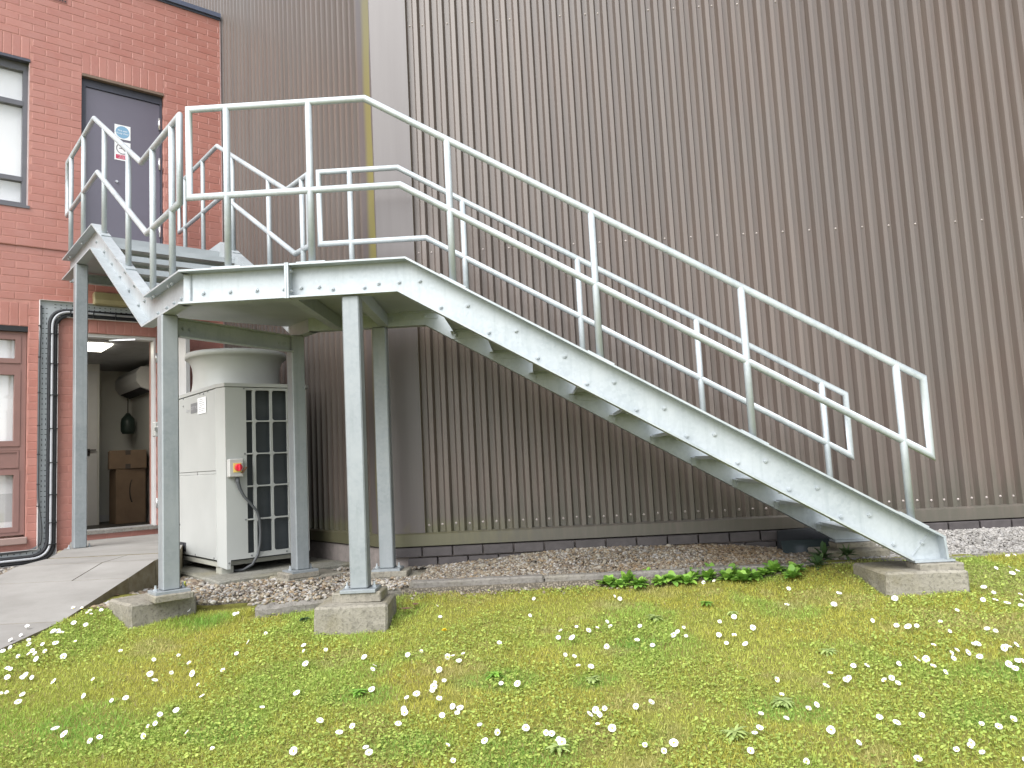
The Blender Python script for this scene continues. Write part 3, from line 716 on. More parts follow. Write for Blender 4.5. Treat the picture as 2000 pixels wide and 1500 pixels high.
for k in range(5): pts += [P(SN+.026, 1.627+.262*k, 1.863-.1608*k), P(SN+.026, 1.627+.262*k+.15, 1.863-.1608*k)]
bolts(pts, -DB, ust)
bolts([P(SN-.01, t, ZU-FT-.012) for t in (.34, .42, .93)]+[P(SN-.01, t, ZL-FT-.012) for t in (3.12, 3.18, 3.5, 3.57)], -UZ, ust, .011, .01)
b = channel(utop+[(3.30, ZL)], ubot+[(3.30, ZL-DP)], P(SF-.034, 0), NB, DB)
b.build('stringer', G, st)
for k in range(5):
    t = 1.627+.262*k; z = 1.893-.1608*k
    t_ = tread(P(0, t-.055, z), NB, DB, SN+.0355, SF-.0355, .25)
    for (s_, sg) in ((SN+.034, 1), (SF-.034, -1)):
        MB().prism([(0, 0), (.045, 0), (.045, -.006), (.006, -.006), (.006, -.05), (0, -.05)], P(s_, t-.03, z-.0075), DB*sg, UZ, NB, 0, .2).build('cleat', G, t_)
# --- landings
b = MB(); pl = [P(SN+.036, 2.93), P(SN+.036, 3.755), (-.68, NW+.002, 0), (-.68, FB-.002, 0), (-1.545, FB-.002, 0), P(SF-.036, 2.93)]
n_ = len(pl); lo = [np.array([q[0], q[1], 1.097]) for q in pl]; hi = [np.array([q[0], q[1], 1.105]) for q in pl]
b.add(lo+hi, [list(range(n_))[::-1], list(range(n_, 2*n_))]+[(i, (i+1) % n_, n_+(i+1) % n_, n_+i) for i in range(n_)])
b.build('landing_plate', MAT['chequer'], st)
b = MB().pbox(SN+.036, SF-.036, .06, 1.44, 2.045, 2.053).pbox(SN+.036, SF-.036, 1.434, 1.44, 1.99, 2.0445); b.build('landing_plate', MAT['chequer'], st)
# --- joists and cleats under the landing
def joist(p0, p1, z0, z1, w_, name='joist'):
    p0 = np.asarray(p0, float); p1 = np.asarray(p1, float); e = p1-p0; L = np.linalg.norm(e); e = e/L; o = np.cross(UZ, e)
    return MB().prism([(0, z0), (w_, z0), (w_, z0+.008), (.007, z0+.008), (.007, z1-.008), (w_, z1-.008), (w_, z1), (0, z1)], p0, o, UZ, e, 0, L).build(name, G, st)
joist((-1.36, NW+.004, 0), (-1.36, FB-.004, 0), ZL-DP+.002, 1.094, .06)
joist((-.995, NW+.004, 0), (-1.02, FB-.004, 0), ZL-DP+.002, 1.094, .06)
cl = MB()
for x0, x1 in ((-.932, -.66), (-1.33, -1.06), (-1.52, -1.42)): cl.prism([(0, 0), (-.045, 0), (-.045, -.006), (-.006, -.006), (-.006, -.05), (0, -.05)], (x0, FB, 1.096), UY, UZ, UX, 0, x1-x0)
cl.build('landing_cleat', G, st)
bolts([(-.90, FB-.0065, 1.066), (-.75, FB-.0065, 1.066), (-.99, FB-.001, 1.05), (-1.13, FB-.001, 1.05), (-1.25, FB-.0065, 1.066)], -UY, fst, .012)
joist(P(SF-.04, .10), P(SN+.04, .10), ZU-DP+.004, 2.03, .05); joist(P(SF-.04, 1.36), P(SN+.04, 1.36), ZU-DP+.004, 1.988, .05)
# --- columns
def column(c, ax, z0, z1, label=None):
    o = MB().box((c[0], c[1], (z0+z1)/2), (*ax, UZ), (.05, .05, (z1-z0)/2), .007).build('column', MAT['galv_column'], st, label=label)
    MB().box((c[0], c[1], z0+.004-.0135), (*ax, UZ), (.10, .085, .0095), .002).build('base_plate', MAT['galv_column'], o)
    b = MB()
    for i in (-1, 1):
        q = np.array([c[0], c[1], z0])+np.asarray(ax[0])*i*.078; b.cyl(q-UZ*.003, q+UZ*.012, .012, 6, None, False).cyl(q+UZ*.012, q+UZ*.032, .006, 6, None, False)
    b.build('anchor_bolts', G, o, kind='stuff'); return o
AX = (UX, UY); AB = (DB, NB)
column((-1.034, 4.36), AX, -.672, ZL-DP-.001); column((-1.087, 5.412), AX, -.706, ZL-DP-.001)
c3 = P(SN, 3.44); c4 = P(-.55, 3.064); c5 = P(SN, .835)
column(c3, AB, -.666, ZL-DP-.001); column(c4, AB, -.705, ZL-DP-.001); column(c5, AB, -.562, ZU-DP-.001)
# --- tie beam between the two columns under the upper flight's foot
e = c4-c3; e = e/np.linalg.norm(e); o = np.array([e[1], -e[0], 0])
tb = MB().prism([(0, .875), (.045, .875), (.045, .883), (.006, .883), (.006, .987), (.045, .987), (.045, .995), (0, .995)], c3+e*.055-o*.005, o, UZ, e, 0, np.linalg.norm(c4-c3)-.11).build('tie_beam', G, st)
L = np.linalg.norm(c4-c3); bolts([c3+e*q+o*.0015+UZ*.935 for q in (.11, .16, L-.16, L-.11)], o, tb, .013)
# --- handrails
RR = .0205
def rail(pth_top, pth_mid, nrm, posts, org, e, name='guard_rail'):
    """closed loop of tube: top rail, end return, mid rail; posts are sub-parts"""
    f = lambda q: np.asarray(org)+e*q[0]+UZ*q[1]
    loop = [f(q) for q in pth_top]+[f(q) for q in pth_mid[::-1]]
    o = MB().ptube(loop, nrm, RR, 14, True).build(name, MAT['galv_tube'], st, weld=True)
    for (h, zb, zt) in posts:
        MB().cyl(f((h, zb)), f((h, zt-.004)), RR, 14).build('post', MAT['galv_tube'], o)
    return o
def zrail(pl, h):
    for (a, za), (b_, zb) in zip(pl[:-1], pl[1:]):
        if a-1e-6 <= h <= b_+1e-6: return za+(zb-za)*(h-a)/(b_-a)
    return pl[-1][1]
def feet(posts, org, e, o, top, parent):
    for (h, zb, zt) in posts:
        s0 = (zrail(top, h+.02)-zrail(top, h-.02))/.04; dv = (e+UZ*s0); dv /= np.linalg.norm(dv); nv = np.cross(o, dv); nv = nv*np.sign(nv[2])
        MB().box(np.asarray(org)+e*h+UZ*zb+nv*.004, (dv, o, nv), (.085, .036, .004)).build('foot_plate', G, parent)
lt = [(-1.983, 2.1995), (-.9156, 2.1995), (2.196, .3435)]; lm_ = [(-1.983, 1.6528), (-.7226, 1.6528), (2.196, -.0887)]
ntop = [(-2.04, ZL), (-.70, ZL), (2.206, -.532)]
pn = [(h, zrail(ntop, h), zrail(lt, h)) for h in (-1.755, -1.256, -.432, .393, 1.222, 2.052)]
r1 = rail(lt, lm_, UY, pn, (0, YN, 0), UX); feet(pn, (0, YN, 0), UX, UY, ntop, r1)
lt2 = [(-1.5056, 2.1995)]+lt[1:]; lm2 = [(-1.5056, 1.6528)]+lm_[1:]
pf = [(h, zrail(ntop, h), zrail(lt2, h)) for h in (-1.275, -.446, .37, 1.193, 2.037)]
r2 = rail(lt2, lm2, UY, pf, (0, YF, 0), UX); feet(pf, (0, YF, 0), UX, UY, ntop, r2)
ut = [(.19, 3.105), (1.35, 3.105), (2.84, 2.1995), (3.70, 2.1995)]; um = [(.19, 2.578), (1.49, 2.578), (2.98, 1.6528), (3.70, 1.6528)]
stop_ = [(.2, ZU), (1.475, ZU), (3.055, ZL), (3.9, ZL)]
pu = [(h, zrail(stop_, h), zrail(ut, h)) for h in (.37, .93, 1.73, 2.49, 3.12, 3.545)]
r3 = rail(ut, um, DB, pu, P(SN, 0), NB); feet(pu, P(SN, 0), NB, DB, stop_, r3)
ut2 = [(.15, 3.115), (1.32, 3.115), (2.86, 2.1995), (3.25, 2.1995)]; um2 = [(.15, 2.585), (1.46, 2.585), (3.0, 1.6528), (3.25, 1.6528)]
pu2 = [(h, zrail(stop_, h), zrail(ut2, h)) for h in (.34, .905, 1.71, 2.515, 3.14)]
r4 = rail(ut2, um2, DB, pu2, P(SF, 0), NB); feet(pu2, P(SF, 0), NB, DB, stop_, r4)

# ================================================================== FOOTINGS, KERB, SLAB
def chipped(lo, hi, yaw=0., c=None, seed=1, ch=.012, n=7, amp=.006):
    """concrete block with knocked edges: a subdivided box with uneven faces"""
    import bmesh
    from mathutils import noise as mn
    b = bmesh.new(); bmesh.ops.create_cube(b, size=1.0)
    sz = np.subtract(hi, lo); ct = np.add(lo, hi)/2 if c is None else np.asarray(c)
    for v in b.verts: v.co = Vector((v.co.x*sz[0], v.co.y*sz[1], v.co.z*sz[2]))
    bmesh.ops.bevel(b, geom=list(b.edges), offset=ch, segments=1, affect='EDGES')
    bmesh.ops.subdivide_edges(b, edges=[e for e in b.edges if e.calc_length() > .06], cuts=n, use_grid_fill=True)
    for v in b.verts:
        d = mn.noise_vector(v.co*9+Vector((seed*3.1, seed, 0))); d2 = mn.noise_vector(v.co*31+Vector((seed, 5, 2)))
        v.co += d*amp+d2*amp*.5
    cy, sy = math.cos(yaw), math.sin(yaw)
    m = MB(); m.add([(ct[0]+v.co.x*cy-v.co.y*sy, ct[1]+v.co.x*sy+v.co.y*cy, ct[2]+v.co.z) for v in b.verts], [[v.index for v in f.verts] for f in b.faces]); b.free(); return m
def footing(parts, loc, label):
    t_ = thing('concrete_footing', loc, label, 'footing', 'concrete footings under the staircase')
    for nm, m in parts: m.build(nm, MAT['concrete'], t_)
    return t_
aB = math.atan2(DB[1], DB[0])
def cblock(cx, cy, z0, z1, lx, ly, yaw, seed, ch=.012, amp=.006): return chipped((-lx/2, -ly/2, z0), (lx/2, ly/2, z1), yaw, (cx, cy, (z0+z1)/2), seed, ch, 7, amp)
footing([('block', cblock(-1.068, 4.385, -1.02, -.742, .40, .36, .04, 1)), ('pad', cblock(-1.045, 4.385, -.745, -.688, .275, .20, 0, 2, .006, .003))], (-1.068, 4.385, -.95), 'square mossy concrete footing at lawn edge under the middle of the staircase')
f2 = P(-1.60, 3.26)
footing([('block', cblock(-2.405, 4.70, -1.02, -.722, .385, .39, math.radians(46), 3)), ('pad', cblock(c3[0], c3[1], -.725, -.682, .22, .22, aB, 4, .006, .003))], (-2.405, 4.70, -.95), 'concrete footing with its corner towards the lawn, beside the sloping path')
footing([('block', cblock(2.055, 4.435, -1.0, -.705, .44, .43, 0, 5)), ('pad', cblock(2.155, 4.335, -.71, -.672, .235, .17, 0, 6, .005, .002))], (2.055, 4.435, -.95), 'concrete footing under the bottom step, nearest the daisies')
footing([('block', cblock(2.07, 5.39, -.95, -.705, .46, .42, 0, 7)), ('pad', cblock(2.13, 5.40, -.71, -.675, .26, .2, 0, 8, .005, .002))], (2.07, 5.39, -.9), 'dark concrete footing under the foot of the stair, next to the plinth')
q = P(-.47, 2.98); footing([('block', cblock(q[0], q[1], -.95, -.755, .44, .34, aB, 9)), ('pad', cblock(*(P(-.56, 3.05)[:2]), -.76, -.718, .24, .20, aB, 10, .006, .003))], (q[0], q[1], -.9), 'low brown-green concrete footing in front of the outdoor air conditioning unit')
footing([('block', cblock(-1.03, 5.43, -.95, -.760, .42, .36, 0, 11)), ('pad', cblock(-1.07, 5.41, -.765, -.722, .27, .2, 0, 12, .006, .003))], (-1.03, 5.43, -.9), 'pale concrete footing beside the corner of the clad wall')
q = P(SN-.04, .86); footing([('block', cblock(q[0], q[1], -.80, -.572, .22, .24, aB, 13))], (q[0], q[1], -.8), 'small concrete footing against the brick wall beside the cable tray')
acs = cblock(*(P(-.53, 2.05)[:2]), -.95, -.742, 1.06, 1.56, aB, 14, .01, .004).build_top('equipment_slab', MAT['slab'], P(-.53, 2.05, -.9), 'thin concrete slab under the outdoor air conditioning unit', 'slab')
# kerb: lengths of concrete edging, each its own
kb = thing('kerb', (.8, 4.95, -.85), 'weathered concrete kerb between gravel bed and mossy lawn', 'kerb')
kx = [(-.86, .0), (.008, .90), (.908, 1.80), (1.808, 2.70), (2.708, 3.60), (3.608, 4.50), (4.508, 5.4)]
for i, (a, b_) in enumerate(kx):
    cblock((a+b_)/2, 4.955+.012*math.sin(i*2.1), -1.0, -.738-.006*(i % 2), b_-a, .085, .008*math.sin(i*3.), 20+i, .01, .006).build('kerb_stone', MAT['kerb'], kb)
for i, (x0, y0, x1, y1) in enumerate(((-.90, 4.90, -1.30, 4.74), (-1.32, 4.72, -1.72, 4.55))):
    a = math.atan2(y1-y0, x1-x0)
    cblock((x0+x1)/2, (y0+y1)/2, -1.0, -.765-.012*i, math.hypot(x1-x0, y1-y0), .09, a, 40+i, .02, .014).build('kerb_stone', MAT['kerb'], kb)

# ================================================================== OUTDOOR AIR CONDITIONING UNIT
AS0, AS1, AT0, AT1 = -.918, -.19, 1.31, 2.53; AZ0, AZ1 = -.655, .671
ac = thing('outdoor_air_conditioner', P(-.55, 1.92, -.742), 'large cream outdoor air conditioning unit with fan bell under the landing', 'air conditioner')
def plan(b, pts, z0, z1):
    n = len(pts); b.add([P(s, t, z0) for s, t in pts]+[P(s, t, z1) for s, t in pts], [list(range(n)), list(range(n, 2*n))[::-1]]+[(i, (i+1) % n, n+(i+1) % n, n+i) for i in range(n)]); return b
body = [(AS0, AT0), (AS0, 2.415), (-.888, AT1), (-.235, AT1), (-.195, 2.49), (AS1, 2.40), (AS1, AT0)]
inner = [(AS0+.03, AT0+.02), (AS0+.03, 2.39), (-.85, 2.47), (-.22, 2.47), (AS1-.02, 2.42), (AS1-.02, AT0+.02)]
cs = plan(MB(), inner, AZ0, AZ1-.01).build('coil_block', MAT['coil'], ac)
cap = plan(MB(), [(s+(.006 if s > -.5 else -.006), t+(.006 if t > 2 else -.006)) for s, t in body], AZ1+.004, AZ1+.032).build('top_cap', MAT['cream'], ac)
c = MB()                                                # corner casing: chamfered strip plus plain part of the coil side
c.add([P(-.918, 2.402, z) for z in (AZ0, AZ1)]+[P(-.918, 2.415, z) for z in (AZ0-.03, AZ1)]+[P(-.888, AT1, z) for z in (AZ0-.05, AZ1)]+[P(-.862, AT1, z) for z in (AZ0-.05, AZ1)]+[P(-.858, AT1, z) for z in (AZ0+.015, AZ1)]+[P(-.732, AT1, z) for z in (AZ0+.015, AZ1)]+[P(-.732, 2.47, z) for z in (AZ0+.015, AZ1)],
      [(0, 2, 3, 1), (2, 4, 5, 3), (4, 6, 7, 5), (6, 8, 9, 7), (8, 10, 11, 9), (10, 12, 13, 11)])
c.build('corner_casing', MAT['cream'], ac)
for (z0, z1) in ((.036, AZ1-.002), (AZ0+.012, .010)): MB().pbox(AS0, AS0+.028, AT0+.006, 2.396, z0, z1, .003).build('front_panel', MAT['cream'], ac)
MB().pbox(AS0+.004, AS0+.028, AT0+.01, 1.95, .0125, .0335).pbox(AS0+.004, AS0+.028, 1.965, 2.39, .0125, .0335).build('panel_lip', MAT['cream'], ac)
MB().pbox(AS0+.005, AS1, AT0, AT0+.02, AZ0, AZ1).pbox(AS1-.018, AS1, AT0+.02, 2.40, AZ0, AZ1).build('rear_panel', MAT['cream'], ac)
MB().pbox(-.915, -.20, 1.32, 2.43, AZ0-.035, AZ0-.004).build('base_rail', MAT['cream_dirty'], ac)
for (s, t) in ((-.86, 2.40), (-.86, 1.42), (-.26, 2.40), (-.26, 1.42)): MB().pbox(s-.045, s+.045, t-.06, t+.06, -.744, AZ0-.036).build('foot', MAT['cream_dirty'], ac)
# coil side: guard of rounded openings
gd = MB(); gs = [-.673, -.653, -.532, -.516, -.392, -.376, -.255]; gz = [.650, .412, .402, .159, .149, -.091, -.102, -.344, -.355, -.603]
T0, T1 = AT1-.024, AT1
gd.pbox(-.732, -.726, T0, T1, AZ0+.015, AZ1-.002); gd.pbox(-.255, -.225, T0, T1-.004, AZ0+.015, AZ1-.002)
gd.pbox(-.726, -.255, T0, T1, .650, AZ1-.002); gd.pbox(-.726, -.255, T0, T1, AZ0+.015, -.603)
for a, b_ in ((-.673, -.653), (-.532, -.516), (-.392, -.376)): gd.pbox(a, b_, T0, T1, -.603, .650)
for (z0, z1) in ((.402, .412), (.149, .159), (-.102, -.091), (-.355, -.344)):
    for a, b_ in ((-.726, -.673), (-.653, -.532), (-.516, -.392), (-.376, -.255)): gd.pbox(a, b_, T0, T1, z0, z1)
rows = [(.412, .650), (.159, .402), (-.091, .149), (-.344, -.102), (-.603, -.355)]
for a, b_ in ((-.653, -.532), (-.516, -.392), (-.376, -.255)):
    for z0, z1 in rows:
        for sx, sz_ in ((a, z0), (b_, z0), (a, z1), (b_, z1)):
            dx = 1 if sx == a else -1; dz = 1 if sz_ == z0 else -1; r = .02
            pts = [(sx, sz_)]+[(sx+dx*(r-r*math.cos(q)), sz_+dz*(r-r*math.sin(q))) for q in (0, math.pi/6, math.pi/3, math.pi/2)][::1]
            pts = [(sx, sz_), (sx+dx*r, sz_)]+[(sx+dx*(r-r*math.sin(q)), sz_+dz*(r-r*math.cos(q))) for q in (.52, 1.05)]+[(sx, sz_+dz*r)]
            gd.prism(pts, P(0, 0), DB, UZ, NB, T1-.006, T1-.0005)
gd.build('coil_guard', MAT['cream'], ac)
# thin edge clips on the narrow slot
ck = MB()
for z in (.56, .53, .48, .33, .02, -.03, -.08, -.28, -.52, -.55, -.58): ck.pbox(-.724, -.718, T0-.006, T0+.003, z-.006, z+.006)
ck.build('slot_clips', MAT['hole'], ac, kind='stuff')
# fan bell
bc = P(-.555, 1.88, 0); bz = AZ1+.032
bell = MB().lathe((bc[0], bc[1], bz), [(.366, 0), (.358, .03), (.352, .075), (.350, .14), (.356, .20), (.374, .245), (.400, .272), (.403, .273), (.412, .275), (.412, .318), (.400, .322), (.375, .305), (.340, .22), (.338, .05)], 56).build('fan_bell', MAT['cream'], ac, weld=True)
fg = MB()
for r in (.08, .14, .20, .26, .32): fg.lathe((bc[0], bc[1], bz+.295), [(r-.003, 0), (r, .003), (r+.003, 0), (r, -.003), (r-.003, 0)], 40)
for q in range(8):
    a = q*math.pi/4; fg.cyl((bc[0], bc[1], bz+.295), (bc[0]+.36*math.cos(a), bc[1]+.36*math.sin(a), bz+.295), .0035, 6)
fg.build('fan_guard', MAT['cream'], ac)
# fixings
fx = MB()
for (t, z) in ((1.40, .655), (1.62, .664), (2.05, .664), (2.24, .664), (1.62, .60), (2.14, .655), (2.34, -.63), (1.9, -.63), (1.5, -.40)): fx.cyl(P(AS0-.001, t, z), P(AS0-.005, t, z), .007, 8)
for (s, z) in ((-.742, .661), (-.742, .155), (-.742, -.348), (-.70, -.622), (-.42, -.622), (-.873, -.66)): fx.cyl(P(s, AT1-.001, z), P(s, AT1+.004, z), .007, 8)
fx.build('fixing_screws', MAT['logogrey'], ac, kind='stuff')
# badge, paper label
def text(body_, size, org, ex, nrm, mt, parent, name='lettering', align='LEFT'):
    cu = bpy.data.curves.new(name, 'FONT'); cu.body = body_; cu.size = size; cu.align_x = align; cu.align_y = 'CENTER'; cu.resolution_u = 2; cu.extrude = .0004
    cu.materials.append(mt); o = bpy.data.objects.new(name, cu); COL.objects.link(o); o.parent = parent
    ex = Vector(ex).normalized(); ez = Vector(nrm).normalized(); ey = ez.cross(ex)
    m = Matrix((ex, ey, ez)).transposed().to_4x4(); m.translation = Vector(np.asarray(org)-wloc(parent))
    me = bpy.data.meshes.new_from_object(o.evaluated_get(bpy.context.evaluated_depsgraph_get())); bpy.data.objects.remove(o)
    o = link(name, me, parent); o.matrix_local = m; return o
bd = MB().pbox(AS0-.003, AS0-.0005, 1.818, 2.06, .520, .602).build('badge', MAT['logogrey'], ac)
text('CITY MULTI', .042, P(AS0-.0036, 1.825, .560), NB, -DB, MAT['logolight'], bd)
text('Super', .05, P(AS0-.0006, 1.682, .552), NB, -DB, MAT['logolight'], bd)
lb = MB().pbox(AS0-.006, AS0-.0042, 2.003, 2.203, .500, .630).build('paper_label', MAT['signwhite'], ac)
pr = MB()
for i, (a, b_) in enumerate(((2.05, 2.14), (2.04, 2.15), (2.03, 2.17), (2.06, 2.16), (2.03, 2.12), (2.03, 2.18), (2.04, 2.15))): pr.pbox(AS0-.0068, AS0-.0061, a, b_, .613-i*.0155, .617-i*.0155)
pr.build('printed_lines', MAT['logogrey'], lb, kind='stuff')
# pipe entry
MB().pbox(AS0-.0016, AS0-.0004, 1.50, 1.66, -.62, -.545).build('pipe_entry', MAT['hole'], ac)
pp = [P(-.90, 1.60, -.575), P(-.96, 1.58, -.575), P(-1.02, 1.54, -.60), P(-1.05, 1.48, -.66), P(-1.06, 1.42, -.74), P(-1.06, 1.35, -.80)]
MB().tube(pp, .028, 10).build_top('insulated_pipe', MAT['blackpipe'], P(-1.0, 1.5, -.75), 'thick black insulated pipe bending out of the cream unit into the gravel', 'pipe')
# isolator switch and its cable
iso = thing('isolator_switch', P(-.826, AT1+.02, -.02), 'grey isolator box with red rotary knob on yellow plate', 'switch')
MB().pbox(-.881, -.772, AT1+.001, AT1+.055, -.02, .118, .006).build('box', MAT['greybox'], iso)
MB().pbox(-.852, -.790, AT1+.0555, AT1+.059, .015, .085).build('yellow_plate', MAT['yellow'], iso)
kn = MB().cyl(P(-.815, AT1+.0592, .052), P(-.815, AT1+.082, .052), .028, 18, .025).build('knob', MAT['red'], iso)
MB().box(P(-.815, AT1+.090, .052), (DB, NB, UZ), (.008, .010, .027), .003).build('grip', MAT['red'], kn)
MB().box(P(-.775, AT1+.072, .03), (.8*DB-.6*UZ, NB, .6*DB+.8*UZ), (.005, .012, .028)).build('lock_tab', plain('brown_tab', (.15, .09, .05), .5), iso)
cp_ = [P(-.812, AT1+.028, -.022), P(-.808, AT1+.028, -.06), P(-.795, AT1+.03, -.11), P(-.765, AT1+.035, -.17), P(-.715, AT1+.04, -.23), P(-.668, AT1+.04, -.29), P(-.645, AT1+.03, -.36), P(-.636, AT1+.02, -.45), P(-.64, AT1+.015, -.54), P(-.655, AT1+.01, -.62), P(-.69, AT1-.01, -.69), P(-.75, AT1-.05, -.728), P(-.82, AT1-.12, -.732)]
MB().tube(cp_, [.016, .016, .014]+[.0105]*10, 8).build_top('power_cable', MAT['darkcable'], P(-.75, AT1, -.73), 'dark grey cable looping from the isolator box down under the cream unit', 'cable')

# ================================================================== WALL SERVICES
# perforated cable tray: vertical run with a top run to the right and a bottom run to the left
ct = thing('cable_tray', P(-1.675, .02, -.72), 'galvanised perforated cable tray bent round the pink window on the brick wall', 'cable tray')
tz0, tz1 = -.725, 1.755; tA, tB = -1.752, -1.603; tw = .149
def trayrun(lo, hi, z0, z1, horiz):
    b = MB().pbox(lo, hi, .008, .011, z0, z1); return b.build('tray_section', MAT['tray'], ct)
trayrun(tA, tB, tz0, tz1, False); trayrun(tB+.0005, -.62, tz1-tw, tz1-.001, True); trayrun(-3.0, tA-.0005, tz0+.001, tz0+tw-.02, True)
fl = MB().pbox(tA-.003, tA, .008, .050, tz0+tw-.02, tz1+.003).pbox(tB, tB+.003, .008, .050, tz0, tz1-tw).pbox(tA, -.62, .008, .050, tz1, tz1+.003).pbox(tB+.003, -.62, .008, .05, tz1-tw-.003, tz1-tw)
fl.pbox(-3.0, tB, .008, .05, tz0-.003, tz0).pbox(-3.0, tA-.003, .008, .05, tz0+tw-.02, tz0+tw-.017); fl.build('tray_flange', MAT['trayedge'], ct)
ho = MB()
for i, z in enumerate(np.arange(-.60, 1.70, .0485)):
    for s in (-1.722, -1.692):
        v = (i//2) % 2 == 0
        ho.pbox(s-(.003 if v else .008), s+(.003 if v else .008), .0105, .0118, z-(.010 if v else .003), z+(.010 if v else .003))
for i, s in enumerate(np.arange(-1.62, -.66, .0485)):
    for z in (1.725, 1.695):
        v = (i//2) % 2 == 1; ho.pbox(s-(.003 if v else .009), s+(.003 if v else .009), .0105, .0118, z-(.008 if v else .003), z+(.008 if v else .003))
for i, s in enumerate(np.arange(-2.9, -1.70, .0485)):
    for z in (-.625, -.655):
        v = (i//2) % 2 == 1; ho.pbox(s-(.003 if v else .009), s+(.003 if v else .009), .0105, .0118, z-(.008 if v else .003), z+(.008 if v else .003))
ho.build('slots', MAT['hole'], ct, kind='stuff')
def bend(pts, r, k=6):
    """round the corners of a polyline"""
    pts = [np.asarray(p, float) for p in pts]; out = [pts[0]]
    for i in range(1, len(pts)-1):
        a = pts[i-1]-pts[i]; b = pts[i+1]-pts[i]; ra = min(r, .45*np.linalg.norm(a)); rb = min(r, .45*np.linalg.norm(b)); a = a/np.linalg.norm(a)*ra; b = b/np.linalg.norm(b)*rb
        for q in range(k+1):
            u = q/k; out.append(pts[i]+a*(1-u)**2+b*u**2)
    out.append(pts[-1]); return out
run = lambda o_, t: bend([P(-.64, t, tz1-tw+o_), P(tB-o_, t, tz1-tw+o_), P(tB-o_, t, tz0+o_), P(-3.0, t, tz0+o_)], .16, 8)
MB().tube(run(.021, .034), .021, 10).build_top('insulated_pipe', MAT['blackpipe'], P(-1.62, .03, -.7), 'thick black insulated pipe run along the inside of the cable tray', 'pipe')
MB().tube(run(.066, .028), .017, 10).build_top('insulated_pipe', MAT['blackpipe'], P(-1.67, .03, -.7), 'thinner black insulated pipe beside the tray slots', 'pipe')
MB().tube(run(.047, .058), .0115, 8).build_top('data_cable', MAT['greycable'], P(-1.65, .05, -.7), 'pale grey cable tied over the black pipes on the tray', 'cable')
lc = bend([P(tA+.012, .03, 1.70), P(tA-.004, .058, 1.2), P(tA-.004, .058, -.15), P(tA+.035, .045, -.42), P(tA+.02, .03, -.60), P(-2.2, .03, -.615), P(-3.0, .03, -.62)], .14, 6)
MB().tube(lc, .0095, 8).build_top('data_cable', MAT['darkcable'], P(tA, .03, -.6), 'dark grey cable hanging along the outer edge of the cable tray', 'cable')
ties = MB()
for z in (1.43, 1.14, .84, .52, .20, -.1, -.36, -.56): ties.pbox(tB-.073, tB+.004, .052, .0725, z-.004, z+.004)
for z in (1.5, 1.2, .86, .55, .28, .0, -.2): ties.pbox(tA-.016, tA+.010, .05, .069, z-.004, z+.004)
for s in (-1.5, -1.30, -1.1): ties.pbox(s-.004, s+.004, .052, .0725, tz1-tw, tz1-tw+.075)
ties.build('cable_ties', MAT['black'], ct, kind='stuff')
# bulkhead light over the doorway
bl = thing('bulkhead_light', P(-1.15, .05, 1.75), 'dirty beige bulkhead light on brick wall over the open doorway', 'light')
MB().pbox(-1.298, -.99, .001, .082, 1.748, 1.877, .008).build('housing', MAT['beige'], bl)
MB().pbox(-1.285, -1.0, .0825, .086, 1.76, 1.80, .001).build('lens', plain('yellowed_lens', (.42, .36, .20), .35), bl)

# signs on the upper door
def disc(b, c, r, r_in=0., n=32, t0=0., t1=.0008):
    o = []; 
    ring = lambda rr, t: [c+NB*t+rr*(math.cos(2*math.pi*q/n)*DB+math.sin(2*math.pi*q/n)*UZ) for q in range(n)]
    if r_in: b.add(ring(r, t1)+ring(r_in, t1), [(q, (q+1) % n, n+(q+1) % n, n+q) for q in range(n)])
    else: b.add(ring(r, t1), [list(range(n))])
    return b
s1 = thing('safety_sign', P(-1.013, -.04, 3.56), 'white sign with a blue disc on the grey upper door', 'sign', 'signs on the upper door')
MB().pbox(-1.090, -.937, -.0445, -.0425, 3.560, 3.713).build('plate', MAT['signwhite'], s1)
disc(MB(), P(-1.0135, -.0424, 3.6365), .066).build('disc', MAT['signblue'], s1)
text('Fire exit', .027, P(-1.0135, -.0410, 3.651), DB, NB, MAT['signwhite'], s1, align='CENTER'); text('Keep clear', .027, P(-1.0135, -.0410, 3.622), DB, NB, MAT['signwhite'], s1, align='CENTER')
s2 = thing('safety_sign', P(-1.013, -.04, 3.33), 'white no smoking sign with red text panel on the grey upper door', 'sign', 'signs on the upper door')
MB().pbox(-1.090, -.937, -.0445, -.0425, 3.328, 3.532).build('plate', MAT['signwhite'], s2)
rg = disc(MB(), P(-1.0135, -.0424, 3.457), .062, .052)
rg.box(P(-1.0135, -.0415, 3.457), (.707*DB-.707*UZ, NB, .707*DB+.707*UZ), (.055, .0003, .005)); rg.build('ring', MAT['signgrey'], s2)
MB().pbox(-1.05, -.985, -.0424, -.0418, 3.452, 3.462).build('cigarette', MAT['signgrey'], s2)
MB().pbox(-1.078, -.949, -.0424, -.0416, 3.342, 3.388).build('text_panel', MAT['signred'], s2)
for i, tx in enumerate(('It is against the law', 'to smoke in', 'these premises')): text(tx, .0125, P(-1.0135, -.0410, 3.379-i*.0135), DB, NB, MAT['signwhite'], s2, align='CENTER')

